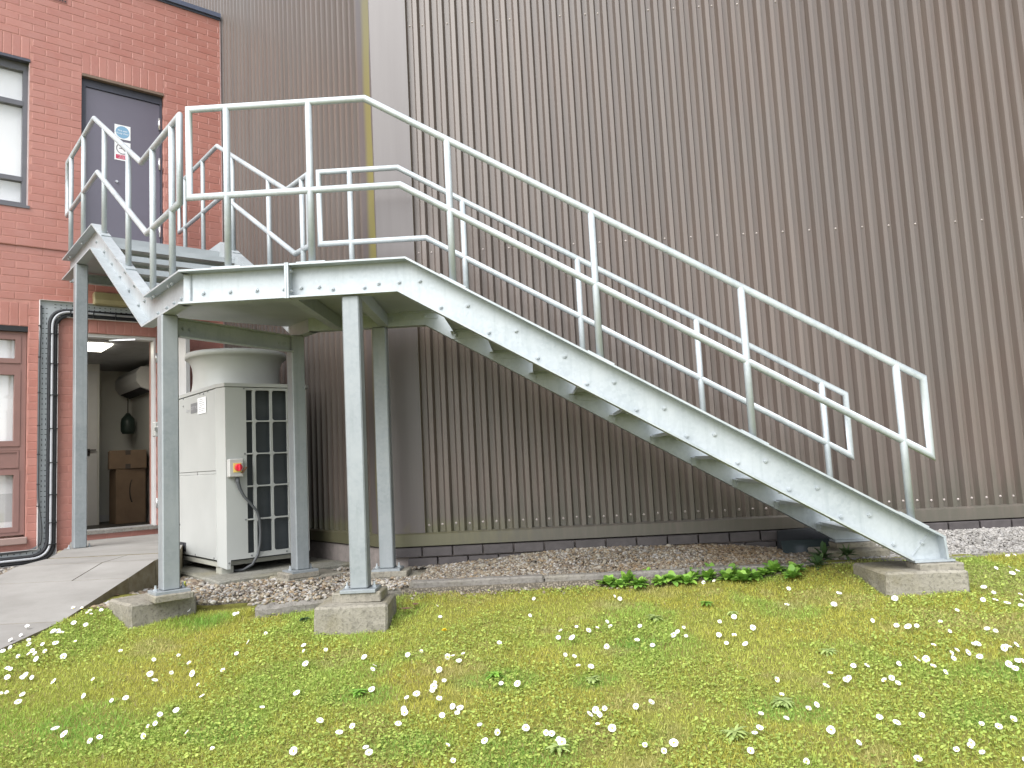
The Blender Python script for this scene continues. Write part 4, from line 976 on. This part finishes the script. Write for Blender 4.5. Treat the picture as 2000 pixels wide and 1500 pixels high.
# ================================================================== INSIDE THE DOORWAY
lp = MB().pbox(-1.52, -.92, -1.43, -.88, 1.505, 1.5195).build_top('ceiling_light_panel', MAT['lamp'], P(-1.2, -1.15, 1.51), 'lit square light panel in the ceiling of the room behind the doorway', 'light')
wa = thing('wall_air_conditioner', P(-.27, -2.3, 1.0), 'white wall air conditioner inside the room above the cardboard boxes', 'air conditioner')
MB().prism([(0, 1.14), (-.06, 1.12), (-.19, 1.17), (-.24, 1.24), (-.24, 1.36), (-.19, 1.43), (0, 1.44)], P(-.162, 0), DB, UZ, -NB, 2.0, 3.1).build('casing', MAT['white'], wa)
MB().prism([(-.065, 1.119), (-.185, 1.166), (-.187, 1.161), (-.07, 1.112)], P(-.162, 0), DB, UZ, -NB, 2.05, 3.05).build('vent', MAT['hole'], wa)
bg_ = thing('hanging_case', P(-.29, -2.9, .62), 'dark green rounded case hanging from a cord inside the doorway', 'case')
hb = P(-.29, -2.9, 0); MB().lathe((hb[0], hb[1], .62), [(.0, 0), (.07, .005), (.088, .04), (.09, .15), (.08, .21), (.045, .25), (.02, .285), (0, .29)], 20).build('case_body', MAT['green_dark'], bg_)
MB().cyl(hb+UZ*.90, hb+UZ*1.13, .006, 6).build('cord', MAT['inkdark'], bg_)
MB().pbox(-.164, -.1605, -1.35, -1.05, .45, .75).build_top('notice_sheet', MAT['logolight'], P(-.16, -1.2, .45), 'grey printed notice on the wall just inside the doorway', 'notice')
b1 = thing('cardboard_box', P(-.40, -2.48, -.55), 'tall brown cardboard box standing on the floor with a curved arrow print', 'box', 'cardboard boxes inside the doorway')
MB().pbox(-.57, -.22, -2.66, -2.30, -.549, .14, .004).build('carton', MAT['card'], b1)
ar = MB().tube([P(-.36-.05*math.cos(q), -2.2975, -.14-.16*math.sin(q)) for q in np.linspace(-1.1, 1.1, 12)], [.004+.006*i/11 for i in range(12)], 6); ar.build('printed_arrow', MAT['inkdark'], b1)
b2 = thing('cardboard_box', P(-.42, -2.48, .14), 'brown taped cardboard box stacked on top of the tall carton', 'box', 'cardboard boxes inside the doorway')
MB().box(P(-.40, -2.48, .262), (.985*DB+.17*NB, -.17*DB+.985*NB, UZ), (.215, .20, .119), .005).build('carton', MAT['card'], b2)
MB().box(P(-.40, -2.48, .262)+(-.17*DB+.985*NB)*.2015+UZ*.088, (.985*DB+.17*NB, -.17*DB+.985*NB, UZ), (.03, .0012, .03)).box(P(-.40, -2.48, .262)+(-.17*DB+.985*NB)*.2015-UZ*.088, (.985*DB+.17*NB, -.17*DB+.985*NB, UZ), (.03, .0012, .03)).build('tape', MAT['tape'], b2)

# black plastic tray lying under the bottom of the stair
bt = thing('black_plastic_tray', (1.87, 5.56, -.76), 'black plastic tray lying on its edge under the bottom steps', 'tray')
MB().add([(1.66, 5.50, -.76), (2.06, 5.50, -.76), (2.08, 5.60, -.585), (1.70, 5.60, -.60), (1.66, 5.52, -.76), (2.06, 5.52, -.76), (2.08, 5.62, -.585), (1.70, 5.62, -.60)],
         [(0, 1, 2, 3), (7, 6, 5, 4), (0, 3, 7, 4), (1, 5, 6, 2), (3, 2, 6, 7), (0, 4, 5, 1)]).build('panel', MAT['black'], bt)
MB().box((1.84, 5.44, -.70), ((1, .05, 0), (0, .6, .8), (0, -.8, .6)), (.17, .05, .006)).build('flap', plain('smoky_sheet', (.03, .04, .042), .2), bt)
MB().add([(1.70, 5.60, -.60), (2.08, 5.60, -.585), (2.08, 5.66, -.62), (1.71, 5.66, -.64)], [(0, 1, 2, 3)]).build('rim', MAT['black'], bt)

# ================================================================== GRAVEL, GRASS AND PLANTS
def vnoise(X, Y, sc, seed):
    """smooth value noise 0..1"""
    r = np.random.default_rng(seed).random((64, 64)); x = X*sc+100; y = Y*sc+100
    i = np.floor(x).astype(int); j = np.floor(y).astype(int); u = x-i; v = y-j; u = u*u*(3-2*u); v = v*v*(3-2*v)
    g = lambda a, b: r[a % 64, b % 64]
    return (g(i, j)*(1-u)+g(i+1, j)*u)*(1-v)+(g(i, j+1)*(1-u)+g(i+1, j+1)*u)*v
def fbm(X, Y, sc, seed): return (vnoise(X, Y, sc, seed)+.5*vnoise(X, Y, sc*2.1, seed+1)+.25*vnoise(X, Y, sc*4.3, seed+2))/1.75
def in_st(X, Y): 
    dx = X-IC[0]; dy = Y-IC[1]; return dx*DB[0]+dy*DB[1], dx*NB[0]+dy*NB[1]
def blocks(X, Y, g=0.):
    """True where a footing, slab or kerb stands"""
    m = np.zeros(X.shape, bool)
    for cx, cy, lx, ly, a in ((-1.068, 4.385, .40, .36, .04), (-2.405, 4.70, .385, .39, math.radians(46)), (2.055, 4.435, .44, .43, 0), (2.07, 5.39, .46, .42, 0), (*P(-.47, 2.98)[:2], .44, .34, aB), (-1.03, 5.43, .42, .36, 0), (*P(SN-.04, .86)[:2], .22, .24, aB), (*P(-.53, 2.05)[:2], 1.06, 1.56, aB)):
        dx, dy = X-cx, Y-cy; c, s = math.cos(a), math.sin(a); u = dx*c+dy*s; v = -dx*s+dy*c; m |= (np.abs(u) < lx/2+g) & (np.abs(v) < ly/2+g)
    return m
def path_edge(Y, side=2):
    pr = sorted(path_prof); return np.interp(Y, [q[0] for q in pr], [q[side] for q in pr])
def edge_y(X): return np.where(X < -1.75, 4.70, np.where(X < -.88, 4.50+(X+1.75)*.40, 4.905))
# icosphere template
t_ = (1+5**.5)/2
ICO = np.array([(-1, t_, 0), (1, t_, 0), (-1, -t_, 0), (1, -t_, 0), (0, -1, t_), (0, 1, t_), (0, -1, -t_), (0, 1, -t_), (t_, 0, -1), (t_, 0, 1), (-t_, 0, -1), (-t_, 0, 1)])/math.hypot(1, t_)
ICF = np.array([(0, 11, 5), (0, 5, 1), (0, 1, 7), (0, 7, 10), (0, 10, 11), (1, 5, 9), (5, 11, 4), (11, 10, 2), (10, 7, 6), (7, 1, 8), (3, 9, 4), (3, 4, 2), (3, 2, 6), (3, 6, 8), (3, 8, 9), (4, 9, 5), (2, 4, 11), (6, 2, 10), (8, 6, 7), (9, 8, 1)])
def stones(X, Y, Z, R, C):
    n = len(X); q = rng.normal(size=(n, 4)); q /= np.linalg.norm(q, axis=1)[:, None]; w_, x, y, z = q.T
    M3 = np.stack([1-2*(y*y+z*z), 2*(x*y-z*w_), 2*(x*z+y*w_), 2*(x*y+z*w_), 1-2*(x*x+z*z), 2*(y*z-x*w_), 2*(x*z-y*w_), 2*(y*z+x*w_), 1-2*(x*x+y*y)], -1).reshape(n, 3, 3)
    sc = R[:, None]*rng.uniform(.65, 1.3, (n, 3)); T = ICO[None]*rng.uniform(.82, 1.12, (n, 12, 1))*sc[:, None, :]
    V = np.einsum('nij,nkj->nki', M3, T); V[:, :, 2] *= .75; V += np.stack([X, Y, Z], -1)[:, None]
    Fc = (ICF[None]+12*np.arange(n)[:, None, None]).reshape(-1, 3)
    return V.reshape(-1, 3), Fc, np.repeat(C, 12, 0)
PAL = np.array([(.40, .34, .25), (.33, .27, .19), (.46, .42, .34), (.26, .20, .14), (.36, .27, .17), (.22, .20, .17), (.50, .46, .39), (.30, .25, .20), (.17, .13, .10)])
GREY = np.array([(.52, .49, .45), (.44, .42, .39), (.60, .57, .53), (.36, .34, .31), (.48, .46, .44), (.30, .28, .26)])
# bed along the clad wall
n = 42000; X = rng.uniform(-.98, 5.3, n); Y = rng.uniform(4.985, 5.70, n); k = ~blocks(X, Y, -.005); X, Y = X[k], Y[k]; n = len(X)
R = rng.gamma(6, .00105, n)+.0022; Z = zgrav(X, Y)+R*.15+rng.uniform(-.004, .006, n)
wgt = sstep(1.7, 2.4, X)+.25*rng.random(n); C = np.where((rng.random(n) < wgt)[:, None], GREY[rng.integers(0, len(GREY), n)], PAL[rng.integers(0, len(PAL), n)])*.66
C = C*(.65+.45*fbm(X, Y, 3, 5))[:, None]; br = (sstep(.48, .70, fbm(X, Y, 2.2, 9))*sstep(.2, .7, X)*sstep(1.9, 1.4, X)*.7)[:, None]; C = C*(1-br)+C*np.array([.95, .78, .58])*br
V1 = stones(X, Y, Z, R, C)
# nook in front of the outdoor unit, and the strip along the brick wall
n = 32000; X = rng.uniform(-4.9, -.85, n); Y = rng.uniform(4.55, 8.2, n); s_, tt = in_st(X, Y)
ok = (s_ < -.02) & (tt > .0) & ~blocks(X, Y, -.01) & ((X > path_edge(np.minimum(Y, 5.78))+.005) | (X < path_edge(np.minimum(Y, 5.78), 3)-.005)) & (Y > edge_y(X)-.02+.05*fbm(X, Y, 6, 3)) & ~((X < -2.7) & (tt < 1.2) & (s_ > -1.62) & (s_ < -.60))
ok &= ~((X > -3.9) & (X < -2.76) & (Y > 5.7) & (s_ < -1.138+(2.2-tt)*.36)); X, Y = X[ok], Y[ok]; n = len(X)
R = rng.gamma(5, .0014, n)+.0025; left = X < -2.3; R[left] *= 1.45; Z = np.where(X < -3.6, -.745, zgrav(X, Y))+R*.2
C = np.where((rng.random(n) < .25)[:, None], GREY[rng.integers(0, len(GREY), n)], PAL[rng.integers(0, len(PAL), n)])*(.45+.4*fbm(X, Y, 3, 5))[:, None]
V2 = stones(X, Y, Z, R, C)
# scattered rubble at the lawn edge in front of the kerb
n = 700; X = rng.uniform(-.85, .55, n); Y = 4.91-np.abs(rng.normal(0, .07, n)); R = rng.gamma(4, .0012, n)+.002; Z = zlawn(X, Y)+R*.4+.006
V3 = stones(X, Y, Z, R, PAL[rng.integers(0, len(PAL), n)]*.62)
V, Fc, C, m = [], [], [], 0
for (v, f, c) in (V1, V2, V3): V.append(v); Fc.append(f+m); C.append(c); m += len(v)
tag(link('gravel', bigmesh('gravel', np.concatenate(V), np.concatenate(Fc), MAT['pebble'], np.concatenate(C))), 'loose tan and grey pebbles filling the bed beside the walls', 'gravel', kind='stuff')

# grass: short blades, moss tufts and small round leaves, thick near the camera
def lawn_points(n, y0=2.35, bias=1.0):
    Y = y0+(5.0-y0)*rng.random(n)**bias; X = rng.uniform(-1.05*Y*.80-.25, .85*Y*.86+.3, n) if False else rng.uniform(-3.4, 3.9, n)
    ok = (Y < edge_y(X)+.05*(fbm(X, Y, 7, 2)-.5)) & (X > path_edge(Y)+.012) & ~blocks(X, Y, .004) & (np.abs(X+.05) < .80*Y+.15)
    bare = (X > -.85) & (X < .42) & (Y > 4.80+.10*fbm(X, Y, 5, 8)); ok &= ~bare
    return X[ok], Y[ok]
def lawn_colour(X, Y):
    n = len(X); moss = fbm(X, Y, 1.7, 21); grn = fbm(X, Y, 2.3, 33); dry = fbm(X, Y, 2.9, 45)
    c = np.empty((n, 3)); c[:] = (.46, .49, .105)
    a = sstep(.47, .58, grn)[:, None]; c = c*(1-a)+np.array((.36, .49, .105))*a
    a = sstep(.52, .64, moss)[:, None]; c = c*(1-a)+np.array((.48, .465, .095))*a
    a = (.6*sstep(.60, .74, dry))[:, None]; c = c*(1-a)+np.array((.48, .42, .21))*a
    lush_ = np.zeros(n)
    for (x, y, r_) in ((-.22, 3.52, .22), (.2, 3.47, .14), (-.85, 3.42, .20), (-.55, 3.0, .2), (-2.0, 3.2, .3), (.95, 3.15, .2), (1.6, 3.0, .18), (-1.35, 3.15, .2), (.45, 3.85, .15), (-.1, 2.9, .25), (1.9, 3.3, .2)): lush_ = np.maximum(lush_, np.exp(-((X-x)**2+((Y-y)*1.5)**2)/r_**2))
    a = (.85*sstep(.25, .7, lush_*(.55+.9*fbm(X, Y, 6, 77))))[:, None]; c = c*(1-a)+np.array((.25, .44, .09))*a
    a = (.75*np.exp(-((X+2.05)/.22)**2-((Y-4.50)/.13)**2))[:, None]; c = c*(1-a)+np.array((.15, .34, .05))*a      # lush tuft by the footing
    a = (.6*sstep(-1.2, -2.4, X)*sstep(3.9, 3.1, Y))[:, None]; c = c*(1-a)+np.array((.22, .37, .055))*a
    return c
X, Y = lawn_points(330000, bias=1.15); n = len(X); Z = zlawn(X, Y)+bumpy(X, Y)
lush = np.exp(-((X+2.05)/.25)**2-((Y-4.50)/.15)**2)
h = rng.uniform(.007, .021, n)*(.8+.7*fbm(X, Y, 2.3, 33))*(1+.9*lush); a = rng.uniform(0, 2*math.pi, n); lean = rng.uniform(.25, 1.25, n)*h; wd = rng.uniform(.0012, .0028, n)
b2_ = a+rng.uniform(.8, 2.3, n)
V = np.empty((n, 3, 3)); dx, dy = np.cos(b2_)*wd, np.sin(b2_)*wd
V[:, 0] = np.stack([X-dx, Y-dy, Z-.002], -1); V[:, 1] = np.stack([X+dx, Y+dy, Z-.002], -1); V[:, 2] = np.stack([X+np.cos(a)*lean, Y+np.sin(a)*lean, Z+h], -1)
C = lawn_colour(X, Y)*rng.uniform(.74, 1.25, (n, 1))
straw = rng.random(n) < .05; C[straw] = np.array((.40, .34, .17))*rng.uniform(.8, 1.1, (straw.sum(), 1))
grass = link('grass', bigmesh('grass', V.reshape(-1, 3), np.arange(3*n).reshape(n, 3), MAT['grass'], np.repeat(C, 3, 0)))
tag(grass, 'short mossy lawn grass with yellow-green patches', 'grass', kind='stuff')
# little round leaves (clover, speedwell) in drifts
X, Y = lawn_points(170000, bias=1.1); k = rng.random(len(X)) < sstep(.44, .66, fbm(X, Y, 2.0, 61))+.10+.25*sstep(.5, 2.2, X); X, Y = X[k], Y[k]; n = len(X)
Z = zlawn(X, Y)+bumpy(X, Y)+rng.uniform(.006, .020, n); r = rng.uniform(.0030, .0072, n); a = rng.uniform(0, 2*math.pi, n)
nx, ny = rng.normal(0, .38, (2, n)); V = np.empty((n, 6, 3))
for q in range(6):
    th = a+q*math.pi/3; ex, ey = np.cos(th)*r, np.sin(th)*r*.8; V[:, q] = np.stack([X+ex, Y+ey, Z+nx*ex+ny*ey], -1)
C = np.where((rng.random(n) < .5)[:, None], np.array((.44, .52, .13)), np.array((.36, .46, .11)))*rng.uniform(.7, 1.25, (n, 1))
tag(link('clover', bigmesh('clover', V.reshape(-1, 3), np.arange(6*n).reshape(n, 6), MAT['grass'], np.repeat(C, 6, 0))), 'small round clover leaves spread through the mossy lawn', 'clover', kind='stuff')

# leafy plants
def plant(name, x, y, z, leaves, label, cat, group, seed, mt=None):
    """leaves: list of (azimuth, length, width, rise angle, droop, colour, base height)"""
    V, Fc, C = [], [], []
    for (az, L, wd, el, dr, col, bh) in leaves:
        d = np.array([math.cos(az), math.sin(az), 0]); sv = np.array([-d[1], d[0], 0]); n0 = len(V); K = 5
        for i in range(K+1):
            u = i/K; r_ = L*u; hh = bh+r_*math.sin(el)-dr*L*u*u; ww = wd*(math.sin(math.pi*min(1, .12+u*.88))**.8)*(1 if i < K else .05)
            c = d*r_*math.cos(el)+UZ*hh; jag = 1-.18*(i % 2)
            V += [c-sv*ww*jag+UZ*ww*.25, c, c+sv*ww*jag+UZ*ww*.25]; C += [col]*3
        for i in range(K):
            q = n0+3*i; Fc += [(q, q+1, q+4, q+3), (q+1, q+2, q+5, q+4)]
    me = bigmesh(name, np.array(V), np.array(Fc), mt or MAT['leaf'], np.array(C), True)
    o = link(name, me, None, (x, y, z)); return tag(o, label, cat, group)
random.seed(3)
def rosette(n, L, wd, el, cols):
    return [(2*math.pi*i/n+random.uniform(-.3, .3), L*random.uniform(.6, 1.1), wd*random.uniform(.7, 1.2), random.uniform(*el), random.uniform(.1, .5), tuple(np.array(random.choice(cols))*random.uniform(.75, 1.2)), random.uniform(0, .012)) for i in range(n)]
BR = [(.23, .43, .07), (.29, .49, .08), (.18, .35, .06)]; GY = [(.37, .46, .17), (.41, .50, .17), (.33, .43, .14)]; DK = [(.07, .13, .045), (.10, .16, .06), (.05, .10, .035)]
for (x, y, sz) in ((.40, 4.83, 1.1), (.47, 4.80, .8), (.58, 4.78, 1.), (.66, 4.98, .8), (.80, 4.84, 1.1), (.95, 4.90, .9), (1.09, 5.02, 1.), (1.13, 4.82, 1.), (1.22, 4.78, 1.1), (1.30, 4.80, .9), (1.44, 4.88, 1.2), (1.50, 4.72, 1.), (.52, 4.86, 1.), (.72, 4.82, .9), (.88, 4.80, 1.), (1.02, 4.86, 1.1), (1.17, 4.90, 1.1), (1.36, 4.86, 1.), (1.26, 4.88, 1.), (1.56, 4.84, .9)):
    plant('leafy_weed', x, y, float(zlawn(x, y))+.01, rosette(34, .088*sz, .024*sz, (.15, 1.25), BR), 'bright green leafy weed in the row along the kerb', 'weed', 'weeds along the kerb', 1)
for i, (x, y, z, sz, lab) in enumerate(((1.86, 5.18, -.76, 1.3, 'dark ferny weed in the gravel behind the concrete stair footing'), (1.72, 4.90, -.77, 1.1, 'ragged dark weed hanging over the kerb by the stair footing'), (1.95, 5.02, -.72, .9, 'small dark weed against the back of the stair footing'))):
    plant('fern_weed', x, y, z, rosette(40, .11*sz, .014*sz, (.1, 1.3), DK), lab, 'weed', None, 2)
for (x, y, L, cols, lab) in ((-.247, 3.55, .13, BR, 'broad green rosette in the middle of the lawn, with dark gap'), (.193, 3.46, .11, GY, 'grey-green rosette right of the lush rosette'), (.58, 4.19, .14, GY, 'flat pale rosette with toothed leaves below the kerb weeds'), (1.288, 3.64, .12, GY, 'single pale flat plantain rosette among daisies'), (.90, 4.38, .12, BR, 'green rosette above the pale toothed rosette'), (.93, 3.18, .15, GY, 'large grey-green thistle rosette low in the lawn'), (.68, 2.96, .16, GY, 'feathery rosette at the lower edge of the lawn'), (.02, 2.91, .13, GY, 'wide grey-green rosette at the lower middle of the lawn'), (-.838, 3.43, .13, BR, 'bright green rosette below the square concrete footing'), (-1.38, 4.42, .10, DK, 'dark weed against the side of the square concrete footing'), (1.00, 4.20, .10, GY, 'small pale rosette beside the toothed rosette')):
    plant('rosette_weed', x, y, float(zlawn(x, y))+.012, rosette(26, L*.40, .008, (.02, .35), cols), lab, 'weed', 'rosettes in the lawn', 3)
plant('seedling', *P(-1.30, 2.85)[:2], -.765, rosette(7, .07, .018, (.7, 1.3), [(.30, .33, .06)]), 'small yellow-green seedling in gravel beside the unit slab', 'weed', None, 4)
plant('seedling', -3.95, 5.45, -.73, rosette(9, .09, .022, (.4, 1.0), BR), 'green seedling at the foot of the brick wall below the tray', 'weed', None, 5)

# daisies
def daisy_mesh(np_, r, open_, seed):
    b = MB(); cols = []; r0 = random.Random(seed); st_h = .014+.012*r0.random()
    for i in range(np_):
        a = 2*math.pi*i/np_+r0.uniform(-.05, .05); d = np.array([math.cos(a), math.sin(a), 0]); s = np.array([-d[1], d[0], 0]); ln = r*r0.uniform(.88, 1.05); up = open_*ln
        b.add([d*.003-s*.0012+UZ*st_h, d*.003+s*.0012+UZ*st_h, d*ln+s*r*.27+UZ*(st_h+up), d*ln-s*r*.27+UZ*(st_h+up)], [(0, 1, 2, 3)]); cols += [(.86, .86, .84)]*4
    n0 = len(b.v); b.lathe((0, 0, st_h-.001), [(.0042, 0), (.0040, .002), (.0022, .0034), (0.0003, .0038)], 8); cols += [(.75, .55, .06)]*(len(b.v)-n0)
    n0 = len(b.v); b.cyl((0, 0, -.01), (0, 0, st_h), .0009, 5); cols += [(.12, .20, .04)]*(len(b.v)-n0)
    me = bpy.data.meshes.new('daisy'); me.from_pydata(b.v, [], b.f); me.materials.append(MAT['petal'])
    at = me.color_attributes.new('tint', 'FLOAT_COLOR', 'POINT'); at.data.foreach_set('color', np.concatenate([np.array(cols), np.ones((len(cols), 1))], 1).astype(np.float32).ravel()); me.update(); return me
DM = [daisy_mesh(14, .0132, .12, 1), daisy_mesh(13, .0145, .02, 2), daisy_mesh(12, .0105, .55, 3), daisy_mesh(15, .0138, -.1, 4), daisy_mesh(12, .0120, .3, 5)]
DAISY=[(-2.87,4.66),(-2.81,4.65),(-2.75,4.62),(-2.73,4.57),(-2.70,4.55),(-2.69,4.64),(-2.70,4.39),(-2.63,4.39),(-2.94,4.34),(-2.88,4.21),(-2.88,4.13),(-2.75,4.28),(-2.73,4.25),(-2.72,4.27),(-2.67,4.22),(-2.78,4.12),(-2.74,4.07),(-2.67,4.08),(-2.63,4.11),(-2.55,4.16),(-2.81,4.03),(-2.68,4.00),(-2.66,3.95),(-2.63,3.96),(-2.61,4.01),(-2.81,3.96),(-2.69,3.92),(-2.59,3.92),(-2.51,3.99),(-2.23,4.03),(-1.99,3.90),(-1.88,3.94),(-1.76,3.82),(-1.70,3.72),(-1.55,3.72),(-1.58,3.94),(-1.92,3.73),(-1.82,3.73),(-2.16,3.68),(-2.36,3.69),(-2.66,3.78),(-2.64,3.78),(-2.60,3.70),(-2.54,3.71),(-2.52,3.73),(-2.49,3.73),(-1.85,3.62),(-1.61,3.58),(-2.50,3.56),(-2.52,3.54),(-2.42,3.55),(-2.38,3.46),(-2.11,3.52),(-1.94,3.45),(-1.89,3.46),(-1.53,3.44),(-1.59,3.32),(-1.66,3.30),(-1.65,3.21),(-1.63,3.22),(-1.63,3.14),(-1.45,3.13),(-2.03,3.18),(-1.96,3.15),(-1.84,3.11),(-1.81,3.11),(-1.30,3.00),(-2.17,4.69),(-1.84,4.58),(-1.82,4.57),(-1.57,4.09),(-0.59,4.35),(-0.09,4.32),(-0.24,3.92),(-0.63,3.86),(-0.48,3.79),(-0.45,3.76),(-0.40,3.78),(-0.42,3.70),(-0.50,3.63),(-0.47,3.51),(-0.51,3.49),(-0.51,3.45),(-0.51,3.41),(-0.57,3.37),(-0.47,3.32),(-0.40,3.27),(-0.37,3.24),(-0.38,3.20),(-0.44,3.19),(-0.21,3.46),(-0.13,3.44),(-0.28,3.10),(-0.20,3.04),(-0.10,3.06),(-0.02,3.02),(0.00,3.01),(-0.25,2.98),(-0.40,2.95),(-0.36,2.85),(0.03,2.97),(0.04,2.94),(0.16,4.09),(0.08,4.05),(0.21,4.02),(0.32,4.16),(0.34,4.08),(0.26,4.05),(0.06,3.95),(0.14,3.92),(0.29,3.82),(0.51,3.80),(0.08,3.74),(0.12,3.70),(0.14,3.58),(0.19,3.57),(0.18,3.19),(0.22,3.18),(0.19,3.15),(0.14,3.13),(0.18,3.05),(0.23,3.03),(0.35,3.20),(0.40,3.21),(0.34,2.91),(0.40,2.87),(0.44,3.85),(0.49,4.07),(1.60,3.90),(1.67,3.78),(1.71,3.73),(1.75,3.75),(1.88,3.78),(1.86,3.68),(2.04,3.68),(2.06,3.66),(2.03,3.92),(1.71,3.53),(1.88,3.52),(1.90,3.53),(1.98,3.49),(2.01,3.50),(2.01,3.48),(2.05,3.51),(1.74,3.46),(1.77,3.47),(1.81,3.46),(1.72,3.41),(1.84,3.40),(1.63,3.44),(1.51,3.44),(1.57,3.43),(1.33,3.47),(1.38,3.46),(1.91,3.34),(1.96,3.35),(1.97,3.35),(1.91,3.28),(1.61,3.35),(1.63,3.31),(1.20,3.39),(1.27,3.37),(1.24,3.34),(0.96,3.39),(1.43,3.33),(1.40,3.30),(1.42,3.27),(1.13,3.28),(0.94,3.23),(1.00,3.11),(1.04,3.15),(0.89,3.04),(1.03,2.96),(1.08,2.86),(0.87,2.77),(1.39,3.02),(1.27,2.97),(1.24,3.03),(1.56,2.92),(1.67,2.93),(1.60,2.89),(1.40,2.79),(1.45,2.82),(1.44,2.80),(1.47,2.76),(1.23,2.73),(1.57,2.70),(2.57,4.92),(2.86,4.85),(2.90,4.86),(2.63,4.60),(2.69,4.58),(2.63,4.45),(2.71,4.53),(2.35,4.23),(2.36,4.17),(2.25,4.08),(2.29,4.04),(2.45,4.10),(2.30,3.96),(2.40,4.01),(2.36,3.94),(1.61,4.31),(1.41,4.54),(1.31,4.27),(1.52,4.16),(1.04,3.98),(1.83,4.13),(0.40,4.59),(0.43,4.52),(0.98,4.79),(1.05,4.80),(1.04,4.94),(-0.64,4.54),(-0.06,4.62),(0.99,4.14),(0.90,4.08),(0.85,3.90),(0.64,3.92),(0.70,4.02),(-1.53,4.22),(-1.25,4.00),(-1.22,3.93),(-1.12,3.93),(-1.16,3.75),(-0.89,3.81),(-0.83,3.69),(-0.83,3.65),(-0.78,3.45),(-0.68,3.82),(-0.61,3.36),(-0.62,3.27),(-0.60,3.23),(-1.11,3.44),(-1.22,3.30),(-0.94,3.17),(-0.78,3.12),(-0.83,3.06),(-0.61,3.13),(-0.97,2.97),(-0.70,2.96),(-0.68,2.92),(0.67,3.95),(0.69,3.90),(0.92,3.86),(0.86,3.78),(0.95,3.75),(0.81,3.08),(0.75,2.95),(0.77,2.97),(0.70,2.84),(0.44,2.90)]
for (x, y) in DAISY:
    if y > 4.9: continue
    o = link('daisy', random.choice(DM), None, (x, y, float(zlawn(x, y))+.008))
    o.rotation_euler = (random.gauss(.62, .22), random.gauss(0, .22), random.gauss(0, .35)); k = random.uniform(.75, 1.15); o.scale = (k, k, k)
    tag(o, 'small white daisy growing in the mossy lawn', 'daisy', 'daisies in the lawn')
dd = MB()
for q in range(3):
    for i in range(16):
        a = 2*math.pi*(i+q*.4)/16; d = np.array([math.cos(a), math.sin(a), 0]); s = np.array([-d[1], d[0], 0]); L = .016-.004*q
        dd.add([-s*.002+UZ*(.02+.003*q), s*.002+UZ*(.02+.003*q), d*L+s*.002+UZ*(.022+.004*q), d*L-s*.002+UZ*(.022+.004*q)], [(0, 1, 2, 3)])
dd.cyl((0, 0, -.01), (0, 0, .02), .0015, 5)
o = dd.build('dandelion', plain('dandelion_yellow', (.75, .55, .02), .6), None); o.location = (-.539, 4.125, float(zlawn(-.539, 4.125))); tag(o, 'single yellow dandelion flower in the lawn below the square footing', 'dandelion')

# dead leaves, each curled
for i, (x, y, z, sz, lab) in enumerate(((-.80, 4.47, -.83, .055, 'curled brown dead leaf against the square concrete footing'), (-.76, 4.55, -.82, .045, 'pale dead leaf behind the curled one beside the square footing'), (1.60, 4.74, -.80, .05, 'rust coloured dead leaf among the kerb weeds'), (-2.80, 4.98, -.755, .06, 'dark dead leaf on the pebbles at the edge of the path'), (-1.72, 5.22, -.755, .04, 'dead leaf on the edge of the unit slab'))):
    b = MB(); k = 6; v = []
    for p_ in range(k+1):
        for q in range(3):
            u = p_/k-.5; w2 = (q-1)*.42*math.cos(u*2.6); v.append((sz*u*1.3, sz*w2, sz*(.35*w2*w2*2+.5*u*u+.12)))
    a = i*1.9; v = [(x+p_[0]*math.cos(a)-p_[1]*math.sin(a), y+p_[0]*math.sin(a)+p_[1]*math.cos(a), z+p_[2]) for p_ in v]
    b.add(v, [(3*j+q, 3*j+q+1, 3*j+q+4, 3*j+q+3) for j in range(k) for q in range(2)], True).build_top('dead_leaf', MAT['deadleaf'], (x, y, z), lab, 'leaf')

# lift everything from eye-level zero to the ground datum
for o in scene.objects:
    if o.parent is None and o not in (camo, suno): o.location.z += EYE
